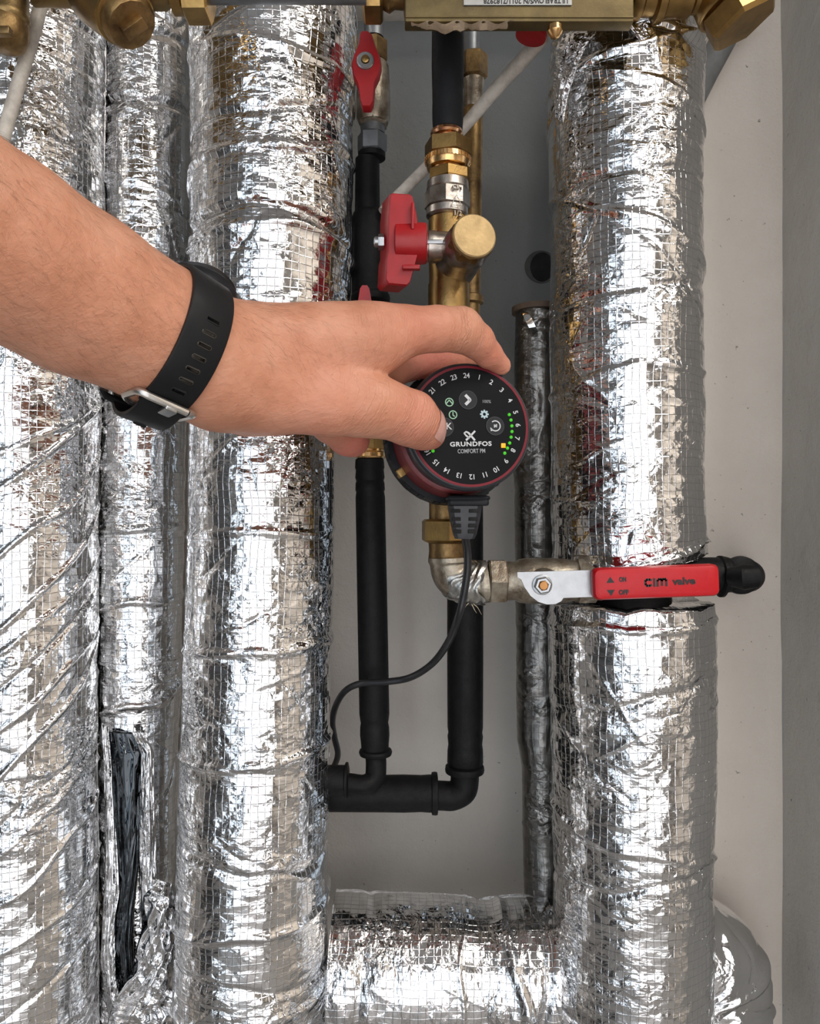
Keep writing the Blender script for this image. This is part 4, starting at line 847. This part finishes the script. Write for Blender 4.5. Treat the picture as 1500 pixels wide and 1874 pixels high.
def surface_nets(f, lo, hi, h):
    C = 4; n = np.ceil((hi-lo)/h/C).astype(int)*C+1; ax = [lo[i]+h*np.arange(n[i]) for i in range(3)]
    gc = np.stack(np.meshgrid(*[a[::C] for a in ax], indexing='ij'), -1); sh = gc.shape[:3]; dc = f(gc.reshape(-1, 3)).reshape(sh)
    act = np.abs(dc) < h*C*2.2; D = np.where(dc > 0, 1., -1.)
    Df = np.repeat(np.repeat(np.repeat(D, C, 0), C, 1), C, 2)[:n[0], :n[1], :n[2]]
    m = act[:-1, :-1, :-1].copy()
    for i in (0, 1):
        for j in (0, 1):
            for k in (0, 1): m |= act[i:sh[0]-1+i, j:sh[1]-1+j, k:sh[2]-1+k]
    mm = np.zeros(sh, bool); mm[:-1, :-1, :-1] = m
    mf = np.repeat(np.repeat(np.repeat(mm, C, 0), C, 1), C, 2)[:n[0], :n[1], :n[2]]
    idx = np.argwhere(mf); G = Df.astype(float)*h*3
    G[mf] = f(lo+idx*h)
    s = G < 0
    cells = np.zeros(tuple(n-1), int); cnt = np.zeros(tuple(n-1)); acc = np.zeros(tuple(n-1)+(3,))
    def sl(i, j, k): return (slice(i, n[0]-1+i), slice(j, n[1]-1+j), slice(k, n[2]-1+k))
    tot = sum(s[sl(i, j, k)].astype(int) for i in (0, 1) for j in (0, 1) for k in (0, 1))
    cm = np.argwhere((tot > 0) & (tot < 8)); vid = -np.ones(tuple(n-1), int); vid[tuple(cm.T)] = np.arange(len(cm))
    P = np.zeros((len(cm), 3)); K = np.zeros(len(cm))
    cs = [(i, j, k) for i in (0, 1) for j in (0, 1) for k in (0, 1)]
    for a in cs:
        for axn in range(3):
            if a[axn]: continue
            b_ = list(a); b_[axn] = 1
            ia = cm+a; ib = cm+b_; ga = G[tuple(ia.T)]; gb = G[tuple(ib.T)]; x = (ga < 0) != (gb < 0)
            t = ga/(ga-gb+1e-30); P[x] += (ia[x]+(np.array(b_)-a)*t[x][:, None]); K[x] += 1
    P = lo+P/K[:, None]*h; F = []
    for axn in range(3):
        o1, o2 = [(1, 2), (2, 0), (0, 1)][axn]
        e = [slice(0, n[i]-1) for i in range(3)]; e2 = list(e); e2[axn] = slice(1, n[axn])
        S0 = s[tuple(e)]; S1 = s[tuple(e2)]; x = S0 != S1; x[0] &= True
        ii = np.argwhere(x); ii = ii[(ii[:, o1] > 0) & (ii[:, o2] > 0)]
        q = []
        for (du, dv) in ((0, 0), (-1, 0), (-1, -1), (0, -1)):
            jj = ii.copy(); jj[:, o1] += du; jj[:, o2] += dv; q.append(vid[tuple(jj.T)])
        q = np.stack(q, 1); flip = ~s[tuple(ii.T)]; q[flip] = q[flip][:, ::-1]; F.append(q)
    F = np.concatenate(F); F = F[(F >= 0).all(1)]
    return P, F
allp = np.array([a for a, r in ARM+INDEX+PINKY+RING_]); lo = allp.min(0)-.05; hi = allp.max(0)+.05
HP, HF = surface_nets(hand_sdf, lo, hi, .0013)
# relax a little
for _ in range(2):
    A_ = np.zeros_like(HP); c_ = np.zeros(len(HP))
    for i in range(4):
        np.add.at(A_, HF[:, i], HP[HF[:, (i+1) % 4]]+HP[HF[:, (i+3) % 4]]); np.add.at(c_, HF[:, i], 2)
    HP = HP*.5+.5*A_/c_[:, None]
def at_px(P): return 750+P[:, 0]/P[:, 1]*FPX, 937-(P[:, 2]-CZ)/P[:, 1]*FPX
person = thing('person', W(100, 500, .38), 'bare left forearm and hand gripping the pump dial, thumb pressing a button', 'person')
o0 = ORG[person]; me = bpy.data.meshes.new('arm_and_hand')
me.from_pydata((HP-o0).tolist(), [], HF.tolist()); me.update()
red = np.zeros(len(HP))
for (c, r), wt, sg in ((THUMB2[2], .55, .022), (THUMB2[4], .8, .016), (PINKY[3], 1., .03), (MIDDLE[2], .9, .035), (INDEX[5], .45, .025), (INDEX[1], .35, .03), (THENAR[2], .5, .035)):
    red = np.maximum(red, wt*np.exp(-((HP-c)**2).sum(1)/sg**2))
at = me.attributes.new('redness', 'FLOAT', 'POINT'); at.data.foreach_set('value', red.astype(np.float32))
hr_ = np.exp(-(((HP-W(470, 600, .44))**2).sum(1))/.035**2)*.9+.35*(HP[:, 0] < W(380, 600, .43)[0])
at = me.attributes.new('hairy', 'FLOAT', 'POINT'); at.data.foreach_set('value', hr_.astype(np.float32))
for k_, cs_l in enumerate(((THUMB2[2], THUMB[3], THENAR[2]), (INDEX[3], INDEX[0], MIDDLE[2]))):
    cr_ = np.zeros(len(HP))
    for (c, r), wt_, sg in zip(cs_l, (1., .45, .35), (.013, .018, .02)): cr_ = np.maximum(cr_, wt_*np.exp(-((HP-c)**2).sum(1)/(sg+.4*r)**2))
    at = me.attributes.new('crease%d' % k_, 'FLOAT', 'POINT'); at.data.foreach_set('value', cr_.astype(np.float32))
m = NT('skin'); p = m.pos()
tc = m.n('ShaderNodeTexCoord').outputs['Object']
blot = m.noise(38, 5, .6, tc)
base = m.ramp(blot, [(.30, (.52, .225, .13)), (.50, (.62, .285, .175)), (.70, (.67, .335, .22))])
ra = m.n('ShaderNodeAttribute', attribute_name='redness').outputs['Fac']
c1 = m.n('ShaderNodeMixRGB', {0: m.math('MULTIPLY', ra, .9), 1: base, 2: (.64, .18, .14, 1)}).outputs[0]
fre = m.n('ShaderNodeMapRange', {0: m.noise(240, 2, .5, tc), 1: .70, 2: .78, 3: 0., 4: .35}).outputs[0]
c2 = m.n('ShaderNodeMixRGB', {0: fre, 1: c1, 2: (.33, .12, .08, 1)}).outputs[0]
mp = m.n('ShaderNodeMapping', {'Vector': tc, 'Rotation': (0, .35, .3), 'Scale': (1, 2.5, 2.5)}).outputs[0]
ha = m.n('ShaderNodeAttribute', attribute_name='hairy').outputs['Fac']
w1 = m.n('ShaderNodeTexVoronoi', {'Vector': tc, 'Scale': 700.}, feature='DISTANCE_TO_EDGE').outputs['Distance']
b1 = m.bump(m.noise(110, 5, .55, mp, .3), .0007)
b2 = m.bump(w1, .0002, .5, b1)
for k_, axv in enumerate((nrm(THUMB2[4][0]-THUMB2[1][0]), nrm(INDEX[4][0]-INDEX[1][0]))):
    cw = m.n('ShaderNodeAttribute', attribute_name='crease%d' % k_).outputs['Fac']
    dt_ = m.n('ShaderNodeVectorMath', {0: tc, 1: tuple(axv)}, operation='DOT_PRODUCT').outputs['Value']
    wv_ = m.math('ADD', dt_, m.math('MULTIPLY', m.math('SUBTRACT', m.noise(120, 3, .6, tc), .5), .006))
    nn_ = m.n('ShaderNodeTexNoise', {'W': wv_, 'Scale': 420., 'Detail': 2.}, noise_dimensions='1D').outputs[0]
    b2 = m.bump(m.math('MULTIPLY', m.math('ABSOLUTE', m.math('SUBTRACT', nn_, .5)), cw), .0028, 1., b2)
m.set(Base_Color=c2, Roughness=.5, Subsurface_Weight=.22, Subsurface_Radius=(1., .35, .2), Subsurface_Scale=.004, Specular_IOR_Level=.38, Normal=b2)
SKIN = m.m
hand = link_mesh('arm_and_hand', me, SKIN, person, sharp=None)
# fine arm hair, one mesh of thin tapered strands
hb_v = []; hb_f = []; r6 = np.random.default_rng(12)
side = nrm(ARM[5][0]-ARM[2][0]); hx_px, hx_py = at_px(HP)
wgt = ((hx_px < 330) & (hx_px > -40))*.5+np.exp(-((HP-W(470, 600, .44))**2).sum(1)/.026**2)*1.4+np.exp(-((HP-W(560, 640, .44))**2).sum(1)/.03**2)*.25
vis = np.ones(len(HP), bool); cand = r6.choice(len(HP), 3200, p=wgt/wgt.sum())
e_ = 1e-4; HPc = HP[cand]; dn = np.stack([hand_sdf(HPc+np.eye(3)[i]*e_)-hand_sdf(HPc-np.eye(3)[i]*e_) for i in range(3)], 1); dn /= np.linalg.norm(dn, axis=1)[:, None]
for P_, n_ in zip(HPc, dn):
    if n_[1] > .55: continue
    tg_ = nrm(side+np.array([0, 0, -.5])+r6.normal(size=3)*.35); tg_ = nrm(tg_-n_*(tg_@n_)); L_ = .004+.006*r6.random(); bn = np.cross(n_, tg_)
    cu_ = r6.normal()*.25; base_i = len(hb_v)
    for k_ in range(4):
        f_ = k_/3; c_ = P_+tg_*L_*f_+n_*(.0002+L_*.22*f_*(1-f_*.4))+bn*L_*cu_*f_*f_; rr_ = .000032*(1-f_*.8)
        hb_v += [tuple(c_+(bn*math.cos(q_)+n_*math.sin(q_))*rr_-o0) for q_ in (0, 2.09, 4.19)]
    for k_ in range(3):
        for q_ in range(3): a_i = base_i+k_*3+q_; b_i = base_i+k_*3+(q_+1) % 3; hb_f.append((a_i, b_i, b_i+3, a_i+3))
hm = bpy.data.meshes.new('arm_hair'); hm.from_pydata(hb_v, [], hb_f); hm.update()
ho = link_mesh('arm_hair', hm, simple('hair_brown', (.13, .07, .035), .5, 0., .1, 0), person, sharp=None); ho['kind'] = 'stuff'
# thumb nail
NAIL = simple('nail', (.66, .36, .30), .28, 0., .06, .00005, 300, 60, .5)
na = nrm(THUMB2[4][0]-THUMB2[2][0]); vd = nrm(THUMB2[4][0]-np.array([0, 0, CZ])); nu = nrm(np.cross(na, vd)); nu = nu if nu[0] > 0 else -nu
nd = nrm(nu*.80-vd*.60); ns = np.cross(na, nd)
b = MB(); cc = (THUMB2[3][0]*.45+THUMB2[4][0]*.55); R_ = []
for i in range(9):
    s_ = -1+2*i/8; row = []
    for j in range(11):
        a = math.radians(-62+124*j/10); wr = (1-abs(s_)**4*.25)*(.0125 if s_ < .3 else .0125-.0022*(s_-.3))
        row.append(cc+na*(s_*.0068)+(nd*math.cos(a)+ns*math.sin(a))*wr*1.0-nd*.0)
    R_.append(row)
# push nail onto the surface
pts = np.array([q for r in R_ for q in r])
for _ in range(6):
    d_ = hand_sdf(pts); e_ = 1e-4
    g = np.stack([hand_sdf(pts+np.eye(3)[i]*e_)-d_ for i in range(3)], 1); g /= np.linalg.norm(g, axis=1)[:, None]+1e-12
    pts = pts-g*(d_-.0004)[:, None]
pts = pts.reshape(9, 11, 3); b.rings([list(r) for r in pts], closed=False); b.build('thumbnail', NAIL, person, sharp=None)

# ------------------------------------------------------------------ wristwatch
wt = thing('wristwatch', W(347, 640, .42), 'black sports watch with holed rubber strap worn on the wrist', 'watch')
A0, A1 = ARM[4][0], ARM[5][0]; wa = nrm(A1-A0); c0 = W(322, 630, .413)
vd = nrm(c0-np.array([0, 0, CZ])); ww = nrm(vd-wa*(vd@wa)); wu = np.cross(wa, ww); wu = wu if wu[2] > 0 else -wu; wc = -ww  # wc toward the camera
def ringpt(s_, phi, off=0.):
    """point on the wrist surface: s_ along the arm, phi from camera side (0) up (+), found on the arm surface"""
    dirv = wc*math.cos(phi)+wu*math.sin(phi); o = c0+wa*s_
    lo_, hi_ = .005, .07
    P = o+dirv*np.linspace(lo_, hi_, 66)[:, None]; d = hand_sdf(P); k = int(np.argmax(d > 0)); t = lo_+(hi_-lo_)*(k-d[k]/(d[k]-d[k-1]+1e-12))/65
    return o+dirv*(t+off), dirv
def band(phis, w0, off, th, ext=lambda f: 0., wf=lambda f: 1.):
    b = MB(); R_ = []; n_ = len(phis)
    base = []
    for i, ph in enumerate(phis):
        f = i/(n_-1); o_, dv = ringpt(0, ph); tr = []
        ra_ = [np.linalg.norm(ringpt(s, ph)[0]-(c0+wa*s)) for s in (-w0, 0, w0)]
        ww_ = w0*wf(f); e = ext(f)
        def pt(s, oo): rr_ = max(np.interp(s, [-w0, 0, w0], ra_), ra_[1]-.0005); return c0+wa*s+dv*(rr_+off+oo+e)
        R_.append([pt(-ww_, 0), pt(-ww_, th*.8), pt(-ww_*.93, th), pt(0, th*1.05), pt(ww_*.93, th), pt(ww_, th*.8), pt(ww_, 0), pt(0, -.0002)])
    b.rings(R_); return b
rad_ = math.radians
band([rad_(a) for a in np.linspace(118, -62, 46)], .0122, .0006, .0026).build('strap', STRAP, wt)
band([rad_(a) for a in np.linspace(-50, -150, 26)], .0118, .0008, .0026, ext=lambda f: .0075*math.sin(f*math.pi)).build('strap', STRAP, wt)
for k, a in enumerate(np.linspace(33, -37, 7)):
    b = MB(); o_, dv = ringpt(0, rad_(a)); tg = nrm(np.cross(wa, dv)); b.box(o_+dv*.0024+wa*.001, wa, tg, dv, .0045, .0016, .0014, .0011); b.build('strap_hole', NAVY if k in (0, 6) else simple('hole_skin', (.045, .038, .03), .7), wt, 'slotted strap hole')
for k, a in enumerate(np.linspace(-88, -118, 4)):
    b = MB(); o_, dv = ringpt(0, rad_(a)); tg = nrm(np.cross(wa, dv)); b.box(o_+dv*.0104+wa*.0, wa, tg, dv, .0038, .0010, .0012, .0008); b.build('strap_hole', NAVY, wt, 'slotted strap hole')
# buckle
o_, dv = ringpt(0, rad_(-60)); tg = nrm(np.cross(wa, dv)); tg = tg if tg[2] < 0 else -tg
def bp(s, t, h_): return o_+wa*s+tg*t+dv*h_
lp = []
hw, hl, cr_ = .0160, .0105, .005
for (sx, sy, a0) in ((1, -1, -90), (1, 1, 0), (-1, 1, 90), (-1, -1, 180)):
    for t_ in (0, 30, 60, 90):
        a = math.radians(a0+t_); lp.append((sx*(hw-cr_)+cr_*math.cos(a), sy*(hl-cr_)+cr_*math.sin(a)))
lp.append(lp[0]); b = MB()
b.tube([bp(s, t_+.003, .0052-.0022*abs(s/hw)**2-(t_+hl)*.15) for s, t_ in lp], .0021, 10, cap=False); b.build('buckle', simple('buckle_steel', (.62, .60, .57), .35, 1., .08, .00008, 700, 90), wt)
b = MB(); b.box(bp(.002, -.004, .0062), wa, tg, dv, .0036, .0048, .0014, .0009); b.build('buckle_tongue', STEEL, wt)
b = MB(); o_, dv = ringpt(-.003, rad_(-112)); tg = nrm(np.cross(wa, dv))
lp2 = [(-.0148, -.0005), (-.0135, .008), (.0135, .008), (.0148, -.0005), (.0135, -.003), (-.0135, -.003), (-.0148, -.0005)]
b.tube(catmull([o_+wa*s+dv*h_ for s, h_ in lp2], 3), .0021, 8); b.build('strap_keeper', STRAP, wt)
# case on the back of the wrist
o_, dv = ringpt(.010, rad_(136)); up_ = nrm(dv); cs_ = o_-dv*.0025
b = MB(); b.lathe(cs_, up_, [(-.002, .018), (0, .0225), (.002, .0238), (.008, .0238), (.0105, .0225), (.0115, .021), (.0115, .001)], n=64); b.build('case', BLACKPL, wt)
b = MB(); b.lathe(cs_, up_, [(.0112, .0215), (.013, .0225), (.0135, .0215), (.0135, .0195), (.012, .019)], n=64); b.build('bezel', simple('bezel', (.02, .02, .022), .3, .5), wt)
for a in (0, 55):
    dd = wa*math.cos(rad_(a))+np.cross(up_, wa)*math.sin(rad_(a)); b = MB(); b.lathe(cs_+up_*.006+dd*.0232, dd, [(0, .0022), (.002, .0022), (.0025, .0016)], n=14); b.build('case_button', STEEL, wt)
